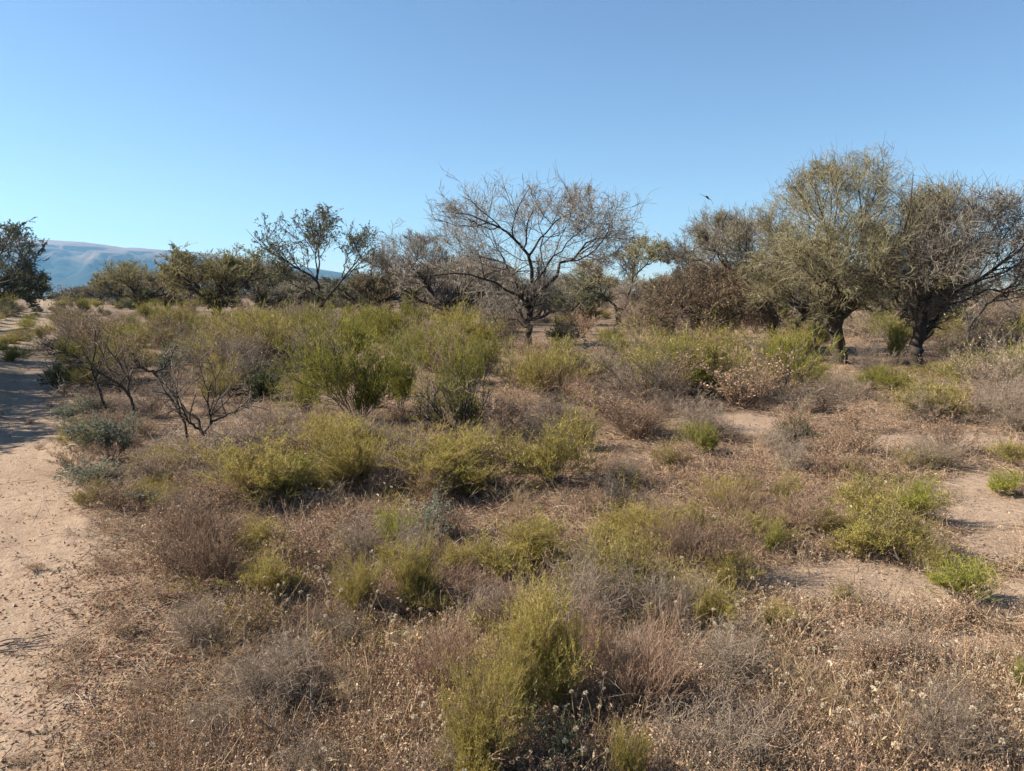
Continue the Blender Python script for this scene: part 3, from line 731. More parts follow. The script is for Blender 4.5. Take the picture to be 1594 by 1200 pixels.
A3 = [(6, .4, .75, .25, .7, 4, .12, .06, .25), (6, .35, .7, .25, .7, 3, .14, .06, .2)]
KIND = {
 'green':  [plant(s, 16, .1, .85, A3, 'darktwig', 'green', .012, .0035, shoots=6, sh_len=(.10, .24), sh_w=.0042, nleaf=2, leaf_l=.035, leaf_w=.2) for s in (101, 102, 103, 141)],
 'tufty':  [plant(s, 24, .1, 1.0, A3, 'twig', 'yellow', .008, .003, shoots=5, sh_len=(.08, .2), sh_w=.0045, nleaf=2, leaf_l=.035, leaf_w=.22) for s in (104, 105, 106, 144, 145)],
 'fresh':  [plant(s, 24, .1, .9, A3, 'twig', 'bright', .008, .003, shoots=5, sh_len=(.08, .2), sh_w=.0045, nleaf=2, leaf_l=.035, leaf_w=.22) for s in (107, 108)],
 'fine':   [plant(s, 28, .05, .6, [(7, .35, .65, .2, .6, 4, .1, .08, .2), (6, .3, .6, .25, .7, 3, .14, .08, .15)], 'redtwig', 'wispy', .007, .0022, shoots=8, sh_len=(.05, .16), sh_w=.0027, sh_up=.4, nleaf=3, leaf_l=.018, leaf_w=.25, fol2='wispy') for s in (109, 110, 111, 149)],
 'dry':    [plant(s, 14, .15, 1.0, [(6, .4, .75, .3, 1.0, 4, .2, .03, .2), (6, .35, .7, .3, 1.0, 3, .2, .03, .15), (4, .35, .7, .3, 1.0, 2, .2, .02, .1)], 'greytwig', 'dryleaf', .011, .0034, nleaf=1, leaf_l=.028) for s in (112, 113, 114)],
 'dark':   [plant(s, 14, .15, 1.0, [(6, .4, .75, .3, 1.0, 4, .2, .03, .2), (6, .35, .7, .3, 1.0, 3, .2, .03, .15), (3, .35, .7, .3, 1.0, 2, .2, .02, .1)], 'darktwig', 'dryleaf', .011, .0036, nleaf=1, leaf_l=.024) for s in (115, 116)],
 'silver': [plant(s, 14, .15, .95, [(6, .4, .75, .3, .9, 4, .16, .04, .25), (6, .35, .7, .3, .9, 3, .18, .04, .2)], 'darktwig', 'silver', .010, .003, nleaf=12, leaf_l=.05) for s in (117, 118)],
 'leafy':  [plant(s, 16, .15, 1.0, [(6, .4, .75, .3, .9, 4, .16, .04, .2), (6, .35, .7, .3, .9, 3, .18, .04, .15)], 'darktwig', 'darkgreen', .010, .003, nleaf=14, leaf_l=.05) for s in (119, 120)],
 'red':    [plant(s, 22, .05, .7, [(5, .3, .6, .2, .7, 4, .14, .05, .25), (5, .3, .6, .2, .8, 3, .16, .04, .2)], 'redtwig', 'dryleaf', .007, .0026, nleaf=5, leaf_l=.026) for s in (121, 122)],
 'stalky': [plant(s, 95, .02, .5, [(5, .18, .4, .2, .6, 3, .12, .06, .4), (3, .3, .6, .2, .6, 2, .14, .06, .2)], 'redtwig', 'dryleaf', .0042, .0022, K0=6, wander=.07, root=.22, nleaf=1, leaf_l=.012) for s in (123, 124)],
 'mound':  [plant(s, 58, .1, 1.2, [(6, .3, .6, .4, 1.1, 4, .25, .02, .15), (5, .3, .6, .4, 1.1, 3, .25, .02, .1), (2, .4, .7, .4, 1., 2, .25, .02, .1)], 'greytwig', 'dryleaf', .0065, .0030, K0=6, wander=.2, root=.25, nleaf=1, leaf_l=.014) for s in (125, 126)],
 'tuft':   [plant(s, 10, .1, .6, [(5, .5, .9, .1, .4, 3, .12, .02, .0)], 'straw', 'straw', .003, .0015, root=.1, shoots=14, sh_len=(.2, .5), sh_w=.0028, sh_up=.3) for s in (127, 128)],
 'herb':   [plant(s, 12, .1, 1.0, [(5, .4, .7, .3, .8, 3, .16, .04, .2)], 'twig', 'bright', .008, .003, nleaf=26, leaf_l=.075, leaf_w=.28, fol2='greygreen') for s in (129, 130)],
}
SAP_LV = [(4, .35, .7, .35, .9, 5, .22, .06, .3), (4, .35, .7, .4, 1.0, 4, .22, .04, .2), (3, .35, .7, .4, 1.0, 3, .22, .03, .1)]
KIND['sapling'] = [plant(s, n, .15, .75, SAP_LV, 'darktwig', 'dryleaf', .017, .0036, K0=7, wander=.2, root=.03) for s, n in ((131, 4), (132, 3), (133, 5))]
CNT = {}
NAMES = {'green': 'broom_shrub', 'tufty': 'bush', 'fresh': 'bush', 'fine': 'bush', 'dry': 'dry_shrub', 'dark': 'dry_shrub', 'silver': 'silver_shrub', 'leafy': 'leafy_shrub', 'red': 'reddish_shrub', 'stalky': 'stalk_clump', 'mound': 'twig_tangle',
         'tuft': 'grass_tuft', 'herb': 'leafy_herb', 'sapling': 'bare_sapling'}
CATS = {'tuft': 'grass tuft', 'herb': 'herb', 'sapling': 'sapling', 'fine': 'bush', 'tufty': 'bush', 'fresh': 'bush'}
PRNG = np.random.default_rng(99)
def shrub(kind, px, py, wpx, hpx, label, group=None, rz=None):
    b = at(px, py); dep = b[1] * CP + CAMH * SP; s = dep / FPX
    c = CNT.get(kind, 0); CNT[kind] = c + 1
    me, _ = KIND[kind][c % len(KIND[kind])]
    r = tag(empty(NAMES[kind], b, PRNG.uniform(0, 6.28) if rz is None else rz, (wpx * s, wpx * s * PRNG.uniform(.8, 1.2), hpx * s)), label, CATS.get(kind, 'shrub'), group)
    r.rotation_euler[0] = PRNG.normal(0, .07); r.rotation_euler[1] = PRNG.normal(0, .07)
    link('stems', me[0], r)
    if len(me[1].vertices): link('foliage', me[1], r)
    return r

PLACED = []
def S(*a, **k):
    PLACED.append(a[1:3]); shrub(*a, **k)
# green broom shrubs
S('green', 560, 658, 190, 170, 'largest bright green broom shrub, bare dark stems showing under its left half')
S('green', 476, 652, 110, 110, 'lower green broom shrub leaning out at the left of the largest broom')
S('green', 625, 640, 120, 130, 'green broom shrub between the largest broom and the one with arching stems')
S('green', 712, 676, 165, 166, 'green broom shrub with long arching bare stems over a sandy gap')
S('green', 748, 600, 90, 95, 'fresh green broom shrub just left of the bare tree trunk')
S('green', 545, 560, 130, 78, 'sunlit yellow green broom behind the top of the largest broom')
S('green', 597, 522, 90, 40, 'yellow green broom rising behind the brooms at the foot of the dark evergreen')
S('green', 428, 518, 100, 40, 'green broom in front of the very dark low evergreen')
S('green', 360, 512, 80, 30, 'green broom under the rounded dome tree')
S('green', 1062, 612, 160, 92, 'broad green broom right of the dark dry shrub under the bare tree')
S('green', 1025, 622, 90, 72, 'green broom with a black shaded hollow at its foot')
S('green', 1218, 612, 135, 108, 'dull green broom in front of the leaning tree')
S('green', 955, 552, 66, 44, 'small yellow green broom under the swept forked tree')
S('green', 1356, 606, 92, 40, 'green broom at the foot of the tallest tree')
S('green', 1396, 566, 60, 62, 'olive broom standing between the two black trunks')
S('dark', 1348, 592, 74, 92, 'dark tangled dry shrub crouching between the two black trunks at right')
S('tufty', 152, 606, 100, 76, 'yellow green bush behind the bare sapling beside the track')
S('tufty', 336, 626, 84, 66, 'orange yellow bush behind the forked bare sapling')
S('green', 22, 566, 60, 34, 'green verge bush on the far side of the track')
S('tufty', 66, 530, 40, 30, 'green bush in the middle strip of the track')
S('tufty', 210, 540, 90, 42, 'olive bush in front of the small two trunked olive tree')
S('green', 290, 520, 90, 34, 'green broom in front of the brownish squeezed tree')
# yellow green bushes
S('tufty', 862, 752, 160, 122, 'large yellow green bush in the middle below the bare tree')
S('tufty', 768, 728, 100, 66, 'smaller yellow green bush touching the large middle bush on its left')
S('tufty', 905, 700, 80, 76, 'yellow green bush at the right shoulder of the large middle bush')
S('fresh', 1095, 708, 74, 56, 'bright yellow green bush by the reddish litter patch')
S('tufty', 1036, 730, 70, 40, 'pale yellow green bush left of the bright one at the reddish litter')
S('tufty', 1460, 654, 140, 70, 'wide yellow green bush in front of the dark barked tree')
S('tufty', 1335, 800, 110, 72, 'olive bush at the back of the clump on the right')
S('fresh', 1422, 812, 76, 84, 'upright bright bush at the back right of the clump on the right')
S('tufty', 1350, 862, 150, 92, 'broad olive bush at the front left of the clump on the right')
S('tufty', 1412, 868, 110, 80, 'yellow olive bush at the front of the clump beside the dark shadow')
S('tufty', 1285, 836, 70, 60, 'small olive bush at the left end of the clump on the right')
S('fresh', 1500, 936, 110, 76, 'low bright green bush on the sand, front right')
S('tufty', 1462, 892, 70, 52, 'small olive bush just behind the low bright bush on the sand')
S('tufty', 1310, 944, 50, 42, 'tiny yellow green bush alone at the edge of the sandy strip')
S('fresh', 1200, 866, 40, 62, 'thin bright green shoots beside a black shadow on the sand')
S('tufty', 1092, 838, 80, 60, 'olive bush left of the thin bright green shoots')
S('tufty', 1225, 800, 50, 40, 'small olive bush between the reddish litter and the clump on the right')
S('fresh', 1562, 772, 70, 42, 'green bush beside the sandy bank at the right edge')
S('tufty', 1575, 722, 80, 44, 'pale olive bush higher on the bank at the right edge')
S('tufty', 1440, 730, 80, 34, 'flat olive bush behind the clump on the right')
S('fresh', 1592, 1092, 60, 80, 'green bush cut by the right edge near the lower corner')
S('fine', 556, 962, 92, 112, 'yellow green bush with dark stems left of centre, left of a pair')
S('fine', 648, 956, 100, 122, 'yellow green bush left of centre, right and paler of a pair')
S('fine', 430, 936, 124, 86, 'low olive bush above the row of white dried flowers')
S('fine', 866, 1120, 150, 232, 'tall green topped bush in the foreground centre')
S('fine', 742, 1236, 170, 236, 'yellow green wispy bush in the foreground, left of the tall one')
S('fine', 802, 1150, 130, 180, 'wispy bush behind and between the two foreground bushes')
S('fine', 976, 1240, 80, 124, 'small yellow bush cut by the bottom edge right of centre')
S('herb', 868, 1215, 130, 120, 'dark green leafy herb at the bottom centre')
S('fresh', 452, 764, 110, 62, 'deep green bush with a black hollow below it, left of centre')
S('tufty', 522, 744, 70, 44, 'olive bush at the right of the deep green bush')
S('tufty', 142, 790, 66, 48, 'yellow green bush at the edge of the track')
S('tufty', 232, 776, 90, 46, 'dull olive bush between the track edge bush and the deep green bush')
S('tufty', 660, 722, 96, 42, 'low yellow olive bush in front of the arching stems')
S('fresh', 612, 846, 74, 66, 'green half of the round blue green bush in the middle')
S('silver', 668, 842, 110, 70, 'grey half of the round blue green bush in the middle')
S('fine', 822, 884, 130, 84, 'greyish olive wispy bush right of the round blue green bush')
S('fine', 700, 900, 84, 60, 'olive wispy bush in front of the grey half of the round bush')
S('tufty', 955, 850, 90, 46, 'olive low bush behind the reddish stalks')
S('fine', 1030, 862, 70, 56, 'pale olive bush right of the low bush behind the reddish stalks')
S('fine', 1110, 985, 90, 90, 'dusty olive bush right of the reddish stalks')
S('fine', 1210, 985, 60, 54, 'small yellow olive bush over a dark shadow, lower right')
# grey green and dark shrubs
S('leafy', 1238, 700, 74, 60, 'dark grey green round shrub standing alone by the red stems')
S('silver', 172, 716, 128, 78, 'silver leaved shrub under the thin bare sapling')
S('leafy', 404, 622, 80, 62, 'black green leafy shrub left of the lower broom')
S('silver', 262, 596, 64, 76, 'grey green upright shrub behind the forked bare sapling')
S('leafy', 872, 536, 70, 46, 'dark green leafy shrub right of the bare tree trunk')
S('leafy', 90, 604, 60, 50, 'dark leafy shrub overhanging the edge of the track')
S('dark', 78, 552, 90, 40, 'tangled dead brush across the track edge')
# dry shrubs
S('dark', 925, 604, 130, 82, 'dark dry shrub right of the bare tree trunk')
S('red', 815, 608, 84, 66, 'reddish brown dry shrub at the foot of the bare tree')
S('red', 1300, 706, 66, 48, 'rust red dry stems right of the dark round shrub')
S('dark', 962, 792, 110, 66, 'dark twiggy shrub right below the large middle bush')
S('dry', 310, 560, 110, 66, 'grey brown dry shrub with a ragged top left of the brooms')
S('dry', 360, 590, 110, 66, 'dry shrub left of the black green leafy shrub')
S('dry', 440, 570, 90, 66, 'dry brown shrub behind the black green leafy shrub')
S('dry', 240, 650, 110, 70, 'grey brush filling the space between the two bare saplings')
S('dry', 165, 530, 130, 46, 'pinkish grey dry brush beyond the thin sapling')
S('dry', 660, 560, 100, 58, 'dry brown shrub showing between the two green brooms')
S('dark', 580, 700, 110, 66, 'dark dry twigs under the largest broom')
S('dry', 500, 706, 100, 60, 'pale dry brush in front of the lower broom')
S('dry', 1130, 610, 90, 60, 'dry brush right of the broad green broom')
S('dry', 1545, 640, 110, 80, 'dry brown brush at the right edge behind the wide bush')
S('dry', 1560, 580, 120, 60, 'dry brown brush below the thin leaning tree')
S('dry', 1490, 590, 90, 44, 'dry brown brush at the foot of the dark barked tree')
S('dry', 1280, 640, 110, 52, 'grey dry brush in front of the tallest tree')
S('stalky', 998, 1118, 170, 210, 'dense reddish brown stalks right of the tall foreground bush')
S('stalky', 925, 1060, 90, 150, 'thin reddish stalks between the tall foreground bush and the dense stalks')
S('stalky', 690, 1080, 130, 140, 'reddish stalks left of the foreground bushes')
S('mound', 1130, 1215, 230, 140, 'large grey tangled mound at the bottom right of centre')
S('mound', 1085, 975, 90, 86, 'grey tangled tuft behind the reddish stalks')
S('mound', 440, 1090, 180, 110, 'low grey tangled mound, lower left')
S('mound', 330, 1150, 120, 60, 'flat grey tangle at the lower left beside the track')
S('mound', 1370, 1040, 140, 84, 'airy grey twigs on the sand, lower right')
S('mound', 590, 960, 100, 46, 'dark tangle of dead stems with white heads left of centre')
S('mound', 1470, 1130, 150, 70, 'grey brown tangle at the lower right')
S('tuft', 548, 1100, 110, 74, 'straw coloured grass tuft over a black shadow, lower left')
S('tuft', 640, 1010, 80, 54, 'straw tuft beside the reddish stalks')
S('tuft', 1450, 1180, 110, 70, 'straw grass tuft in the lower right corner')
S('tuft', 1300, 1150, 100, 60, 'straw grass tuft right of the large grey mound')
# bare saplings
TW_LV = [(8, .25, .55, .4, 1.0, 5, .2, .06), (4, .35, .65, .4, 1.0, 4, .22, .04)]
def sapling(seed, label, bx, by, limbs, hw):
    xs = [p[0] for l in limbs for p in l[0]]; ys = [p[1] for l in limbs for p in l[0]]
    cx, cz = (min(xs) + max(xs)) / 2, (min(ys) + max(ys)) / 2
    r = add_px_tree(seed, label, bx, by, limbs, [(cx, 0, cz, (max(xs) - min(xs)) / 2 + hw, .8, (max(ys) - min(ys)) / 2 + hw)], TW_LV, name='bare_sapling', twig='darktwig', rmin=.0042, jit=.012, thin=1)
    r['category'] = 'sapling'
    for c in r.children: c.name = 'stem' if c.name.startswith('trunk') else 'crown'
sapling(31, 'thin crooked bare sapling beside the track, its top branch reaching left over the track', 167, 652, [
    ([(167, 652, 0), (165, 635, 0), (161, 620, 0), (143, 590, .1), (140, 570, .15), (143, 540, .2), (145, 515, .2)], .022, .006),
    ([(140, 570, .15), (124, 561, .1), (108, 551, 0), (83, 535, -.1)], .014, .005)], 14)
sapling(32, 'bare sapling with two long stems slanting left, between the thin crooked and the forked sapling', 204, 662, [
    ([(206, 662, 0), (209, 645, 0), (208, 628, 0), (198, 603, 0), (183, 590, -.1), (166, 575, -.15), (156, 555, -.2), (147, 538, -.2)], .024, .006),
    ([(203, 662, .1), (198, 640, .1), (197, 610, .15), (187, 585, .2), (173, 560, .25), (166, 528, .3)], .022, .006),
    ([(183, 590, -.1), (170, 592, -.3), (155, 590, -.4), (135, 587, -.5)], .012, .005)], 14)
sapling(33, 'forked black bare sapling, the largest of the bare saplings at left', 306, 726, [
    ([(297, 726, 0), (295, 700, 0), (294, 670, 0), (281, 633, 0), (264, 610, 0), (243, 583, .1), (221, 578, .2), (208, 563, .3)], .015, .005),
    ([(318, 726, 0), (319, 700, 0), (320, 676, 0), (331, 655, 0), (335, 610, -.1), (351, 588, -.2), (365, 566, -.2)], .015, .006),
    ([(319, 676, 0), (301, 653, .1), (281, 633, .1), (262, 622, .3), (240, 618, .4)], .016, .005),
    ([(320, 676, 0), (311, 650, -.2), (304, 623, -.3), (308, 600, -.4)], .015, .005),
    ([(331, 655, 0), (343, 650, .2), (358, 644, .4), (370, 630, .5)], .013, .005),
    ([(246, 587, .1), (236, 568, -.1), (231, 548, -.2)], .013, .005), ([(243, 583, .1), (252, 568, .2), (258, 552, .3)], .012, .004)], 18)
sapling(34, 'bare dark stems fanned out below the arching green broom, over the sandy gap', 708, 688, [
    ([(717, 688, 0), (713, 676, 0), (696, 656, 0), (671, 630, 0), (653, 612, .1)], .020, .006), ([(718, 688, 0), (726, 653, 0), (726, 620, 0), (740, 588, .1)], .020, .006),
    ([(692, 688, 0), (688, 681, 0), (671, 658, .1), (653, 648, .2), (650, 630, .2)], .018, .006), ([(713, 688, 0), (706, 643, .1), (710, 612, .2)], .016, .005), ([(720, 688, 0), (745, 650, .2), (762, 610, .3)], .016, .005)], 12)
S('sapling', 462, 1170, 190, 150, 'small bare twig sapling in the lower left foreground', rz=2.4)

# filler shrubs of the thickets: groups that nothing tells apart
def fill(kind_list, n, x0, x1, y0, y1, wm, hm, label, group, seed, avoid=None):
    rng = np.random.default_rng(seed); c = 0; tries = 0
    while c < n and tries < n * 30:
        tries += 1
        px = rng.uniform(x0, x1); py = y0 + (y1 - y0) * rng.random() ** 1.2
        p = at(px, py)
        if -2.6 < track_d(p[0], p[1]) < .6: continue
        if bare(np.array([px]), np.array([py]))[0] > .3: continue
        if 1235 < px < 1470 and 515 < py < 650: continue
        k = kind_list[rng.integers(len(kind_list))]
        s = FPX / p[1]
        w_ = rng.uniform(*wm); h_ = w_ * rng.uniform(*hm)
        shrub(k, px, py, w_ * s, h_ * s, label, group); c += 1
fill(['dry', 'red', 'dark'], 40, 95, 800, 486, 600, (1.1, 2.0), (.5, .8), 'grey brown dry shrub in the thicket left of the bare tree', 'dry shrubs of the left thicket', 201)
fill(['green', 'tufty'], 54, 110, 800, 478, 580, (1.2, 2.2), (.5, .75), 'green broom bush scattered through the thicket left of the bare tree', 'green brooms of the left thicket', 202)
fill(['dry', 'red', 'dark'], 34, 840, 1640, 496, 640, (1.0, 1.9), (.45, .75), 'grey brown dry shrub under the trees right of the bare tree', 'dry shrubs of the right thicket', 203)
fill(['green', 'tufty'], 44, 840, 1640, 490, 625, (1.0, 1.9), (.45, .7), 'olive green bush scattered under the trees right of the bare tree', 'green bushes of the right thicket', 204)
fill(['dry', 'red', 'mound'], 36, 110, 780, 640, 780, (.5, 1.0), (.35, .6), 'low dry brush in the clearing left of the large middle bush', 'low brush left of the middle', 205)
fill(['tufty', 'fine', 'fine'], 7, 380, 760, 690, 800, (.5, 1.0), (.45, .7), 'low yellow olive bush in the clearing left of the large middle bush', 'low bushes left of the middle', 206)
fill(['red', 'stalky', 'dry', 'dark'], 22, 770, 1010, 560, 690, (.7, 1.3), (.4, .6), 'low dry brush between the bare tree and the large middle bush', 'low brush below the bare tree', 213)
fill(['red', 'red', 'dry', 'mound'], 30, 900, 1600, 600, 760, (.5, 1.0), (.4, .6), 'low dry brush in the clearing right of the large middle bush', 'low brush right of the middle', 207)
fill(['mound', 'stalky', 'red'], 34, 250, 1250, 780, 1010, (.3, .6), (.45, .8), 'small dry tangle among the litter of the middle foreground', 'dry tangles of the middle foreground', 208)
fill(['fine', 'tufty'], 16, 380, 1250, 760, 1000, (.3, .55), (.5, .8), 'small olive bush among the dry tangles of the middle foreground', 'small bushes of the middle foreground', 209)
fill(['mound', 'red', 'tuft'], 22, 300, 1600, 1010, 1230, (.22, .42), (.4, .75), 'small dry tangle in the near foreground', 'dry tangles of the near foreground', 210)

fill(['dry', 'dry', 'tufty', 'dark'], 26, 100, 440, 496, 620, (1.0, 1.7), (.5, .75), 'grey brown brush between the bare saplings and the tree line at left', 'brush behind the saplings', 217)
fill(['green', 'dry', 'tufty', 'dark'], 60, 90, 1650, 467, 486, (1.6, 3.0), (.5, .8), 'far low bush along the foot of the distant tree line', 'bushes along the distant tree line', 211)
fill(['fine', 'red', 'dry', 'red'], 14, 110, 390, 738, 800, (.4, .8), (.35, .6), 'low herb bush between the bare saplings and the reddish litter at left', 'low bushes below the saplings', 214)
def track_fill(n, seed, label, group, d0, d1, y0, y1, kinds, wm):
    rng = np.random.default_rng(seed)
    for k in range(n):
        y = rng.uniform(y0, y1); d = rng.uniform(d0, d1); x = d / math.cos(TR) - 1.58 - .596 * (y - 2.5)
        px, py, dep = project(x, y, float(height(x, y))); w_ = rng.uniform(*wm)
        shrub(kinds[k % len(kinds)], px, py, w_ * FPX / dep, w_ * rng.uniform(.35, .6) * FPX / dep, label, group)
fill(['dry', 'green', 'leafy', 'tufty'], 34, 96, 560, 464, 484, (2.4, 4.0), (.42, .6), 'far bush filling the ground below the left tree line', 'far bushes below the left tree line', 220)
track_fill(34, 221, 'low green tuft growing in the middle strip of the far track', 'tufts in the middle strip of the track', -1.15, -.75, 19, 90, ['tufty', 'green', 'dry'], (.6, 1.1))
track_fill(24, 222, 'bush crowding the right edge of the far track', 'bushes along the right edge of the far track', .35, 1.5, 19, 90, ['dry', 'tufty', 'dark', 'green'], (1.0, 1.8))
track_fill(44, 223, 'bush crowding the left edge of the far track', 'bushes along the left edge of the far track', -4.4, -2.6, 19, 95, ['leafy', 'tufty', 'dry', 'dark'], (1.2, 2.2))
fill(['dry', 'dark', 'red', 'green'], 52, 850, 1650, 490, 532, (2.0, 3.2), (.45, .65), 'tangled brush closing the gap under the crowns right of the bare tree', 'brush under the right crowns', 215)
fill(['dry', 'dark', 'green'], 26, 420, 840, 486, 520, (2.0, 3.0), (.4, .6), 'tangled brush at the foot of the trees around the bare tree', 'brush under the middle crowns', 216)
for k, (px, py, w_, h_) in enumerate([(585, 744, 110, 50), (400, 786, 120, 40), (320, 768, 90, 44), (612, 736, 80, 50), (702, 764, 90, 44), (290, 796, 90, 40), (505, 790, 110, 40), (806, 790, 100, 50), (455, 700, 100, 50), (560, 690, 90, 40)]):
    shrub(['dry', 'mound', 'dark', 'tuft'][k % 4], px, py, w_, h_, 'dry brush wedged between the yellow olive bushes left of the middle', 'brush between the left bushes')
for k, (px, py, w_, h_) in enumerate([(1386, 540, 90, 58), (1350, 532, 100, 54), (1402, 522, 120, 54), (1270, 540, 80, 46), (1370, 518, 120, 50), (1460, 530, 110, 48), (1245, 552, 90, 50), (1480, 552, 90, 40)]):
    shrub(['green', 'dry', 'tufty'][k % 3], px, py, w_, h_, 'shrub closing the view between the trunks of the right hand trees', 'shrubs between the right trunks')
track_fill(34, 224, 'small dry plant fringing the near right edge of the track', 'plants fringing the near track edge', .05, .75, 5.2, 19, ['red', 'dry', 'silver', 'tufty', 'dark', 'red'], (.3, .75))
fill(['dry', 'dark', 'leafy', 'green'], 46, 540, 1650, 470, 479, (3.6, 5.5), (.38, .5), 'tall far brush filling the gaps between the trunks of the distant trees', 'far brush between the trunks', 218)
fill(['dry', 'dark', 'green'], 30, 850, 1640, 479, 500, (2.4, 3.6), (.45, .6), 'brush standing behind the trees right of the bare tree', 'brush behind the right trees', 219)
fill(['tufty', 'leafy', 'dry', 'green'], 46, -220, 40, 464, 515, (1.8, 3.0), (.5, .75), 'bush on the far left verge of the track', 'bushes of the left verge', 212)

for k, (px, py, w_, h_) in enumerate([(55, 888, 60, 20), (120, 1012, 70, 22), (95, 1072, 80, 22), (190, 985, 80, 30), (160, 880, 60, 20), (225, 1085, 80, 34), (30, 1188, 80, 20), (250, 935, 80, 30), (60, 700, 30, 12), (45, 660, 30, 10), (150, 945, 50, 14)]):
    shrub('red', px, py, w_, h_, 'brown dry herb sprawling flat on the sand at the edge of the track', 'dry herbs on the track edge')
shrub('red', 826, 566, 90, 44, 'low reddish dry brush hiding the foot of the bare tree')
for k, (px, py, w_, h_) in enumerate([(1250, 602, 80, 44), (1300, 604, 70, 26), (1440, 610, 90, 26), (1395, 610, 80, 40), (1482, 598, 90, 40), (1330, 622, 80, 34), (1240, 640, 90, 40), (1420, 640, 90, 36), (1250, 586, 70, 44), (1360, 584, 80, 44), (1480, 586, 80, 40)]):
    shrub(['tufty', 'dry', 'dry', 'green'][k % 4], px, py, w_, h_, 'low bush at the feet of the two black trunked trees', 'low bushes under the right trees')

# ------------------------------------------------------------------ dried flowers
def flower_head_mesh():
    rng = np.random.default_rng(5); mb = MB()
    D = norm(rng.normal(size=(90, 3)) + np.array([0, 0, .35]))
    leaves(mb, D * .25, norm(D + rng.normal(0, .25, D.shape)), rng.uniform(.6, 1.0, 90), .2, rng.random(90), 0, rng)
    return mb.mesh('flower_head', [M['fluff']])
HEAD = flower_head_mesh()
def flower_plants():
    rng = np.random.default_rng(17); var = []
    for v in range(5):
        mb = MB(); n = int(rng.integers(4, 8))
        az = rng.uniform(0, 6.28, n); el = rng.uniform(.1, .8, n)
        D = np.stack([np.sin(el) * np.cos(az), np.sin(el) * np.sin(az), np.cos(el)], 1)
        P = grow(np.zeros((n, 3)), D, rng.uniform(.14, .30, n), 6, .1, (0, 0, .08), rng)
        tubes(mb, P, taper(np.full(n, .0018), np.full(n, .001), 7), 4, rng.random(n), 0, rng)
        C, DD = on_lines(P, 5, rng, .0, .7)
        leaves(mb, C, norm(DD + rng.normal(0, .8, DD.shape)), rng.uniform(.015, .035, len(C)), .004, rng.random(len(C)), 0, rng)
        var.append((mb.mesh('stems', [M['straw']]), P[:, -1], P[:, -1] - P[:, -2]))
    spots = [(500, 945), (455, 950), (535, 935), (475, 925), (560, 975), (600, 990), (620, 1180), (690, 1195), (655, 1160), (745, 1140), (795, 1190), (770, 1205), (905, 1190), (940, 1150), (1080, 950), (1125, 975), (1150, 1000), (1180, 975),
             (1090, 1010), (1210, 1020), (1235, 990), (1300, 1060), (1350, 1100), (1400, 1150), (1440, 1120), (1500, 1080), (1540, 1060), (1570, 1110), (1480, 1190), (1380, 1190), (1330, 1170), (1560, 1180), (1260, 1130), (1205, 1075), (480, 1000), (420, 960), (360, 1000), (700, 1010), (630, 1030)]
    for k, (px, py) in enumerate(spots):
        me, tips, dirs = var[k % 5]
        px += rng.normal(0, 8); py += rng.normal(0, 5)
        b = at(px, py + 14); r = empty('dried_flower_plant', b, rng.uniform(0, 6.28), (1.15, 1.15, 1.0))
        side = 'over litter at the lower left' if px < 720 else ('among the bottom centre bushes' if px < 1000 else 'over straw at the lower right')
        tag(r, f'dried herb with round white fluffy heads {side}', 'dried flower', f'white headed dried herbs {side}')
        link('stems', me, r)
        for t, d in zip(tips, dirs):
            h = link('flower_head', HEAD, r); h.location = t; s = rng.uniform(.0055, .0115); h.scale = (s, s, s * .85)
            h.rotation_euler = Vector(d).to_track_quat('Z', 'Y').to_euler()
flower_plants()

# ------------------------------------------------------------------ ground cover nobody could count
def scatter(n, seed, y0, y1, pw=1.0, x0=-350, x1=1950):
    rng = np.random.default_rng(seed)
    px = rng.uniform(x0, x1, n); py = y0 + (y1 - y0) * rng.random(n) ** pw
    x, y = at_many(px, py)
    j = .02 * y; x = x + rng.normal(0, 1, n) * j; y = y + rng.normal(0, 1, n) * j
    return x, y, rng

def litter():
    x, y, rng = scatter(330000, 301, 520, 1320)
    c = cover(x, y); pn = fbm(x * .9, y * .9, 61)
    qx, qy, _ = project(x, y); rustq = ((qx - 1200) / 210) ** 2 + ((qy - 745) / 62) ** 2 < 1
    keep = rng.random(len(x)) < np.clip(c * (.9 * rustq + 2.4 * fbm(x * 1.2 + 8, y * 1.2, 62) - .45) + .05, 0, 1)
    x, y = x[keep], y[keep]; n = len(x); dist = np.hypot(x, y)
    z = height(x, y) + rng.uniform(.001, .022, n) * (1 + dist * .05)
    D = norm(np.stack([rng.normal(size=n), rng.normal(size=n), rng.normal(0, .45, n)], 1))
    L = rng.uniform(.006, .019, n) * (1 + dist * .12)
    mb = MB()
    t = np.clip(rng.normal(.36, .17, n) + (pn[keep] - .5) * .6, 0, 1)
    ppx, ppy, _ = project(x, y); red = (fbm(x * .35 + 4, y * .35, 66) + rng.normal(0, .08, n) > .56) | (((ppx - 1200) / 200) ** 2 + ((ppy - 745) / 60) ** 2 + rng.normal(0, .3, n) < 1)
    for m_, sel in ((0, ~red), (1, red)):
        leaves(mb, np.stack([x, y, z], 1)[sel], D[sel], L[sel], L[sel] * .24, t[sel], m_, rng, curl=.6)
    tag(link('leaf_litter', mb.mesh('leaf_litter', [M['dryleaf'], M['rust']])), 'dry curled leaf litter strewn over the ground', 'leaf litter', kind='stuff')
litter()

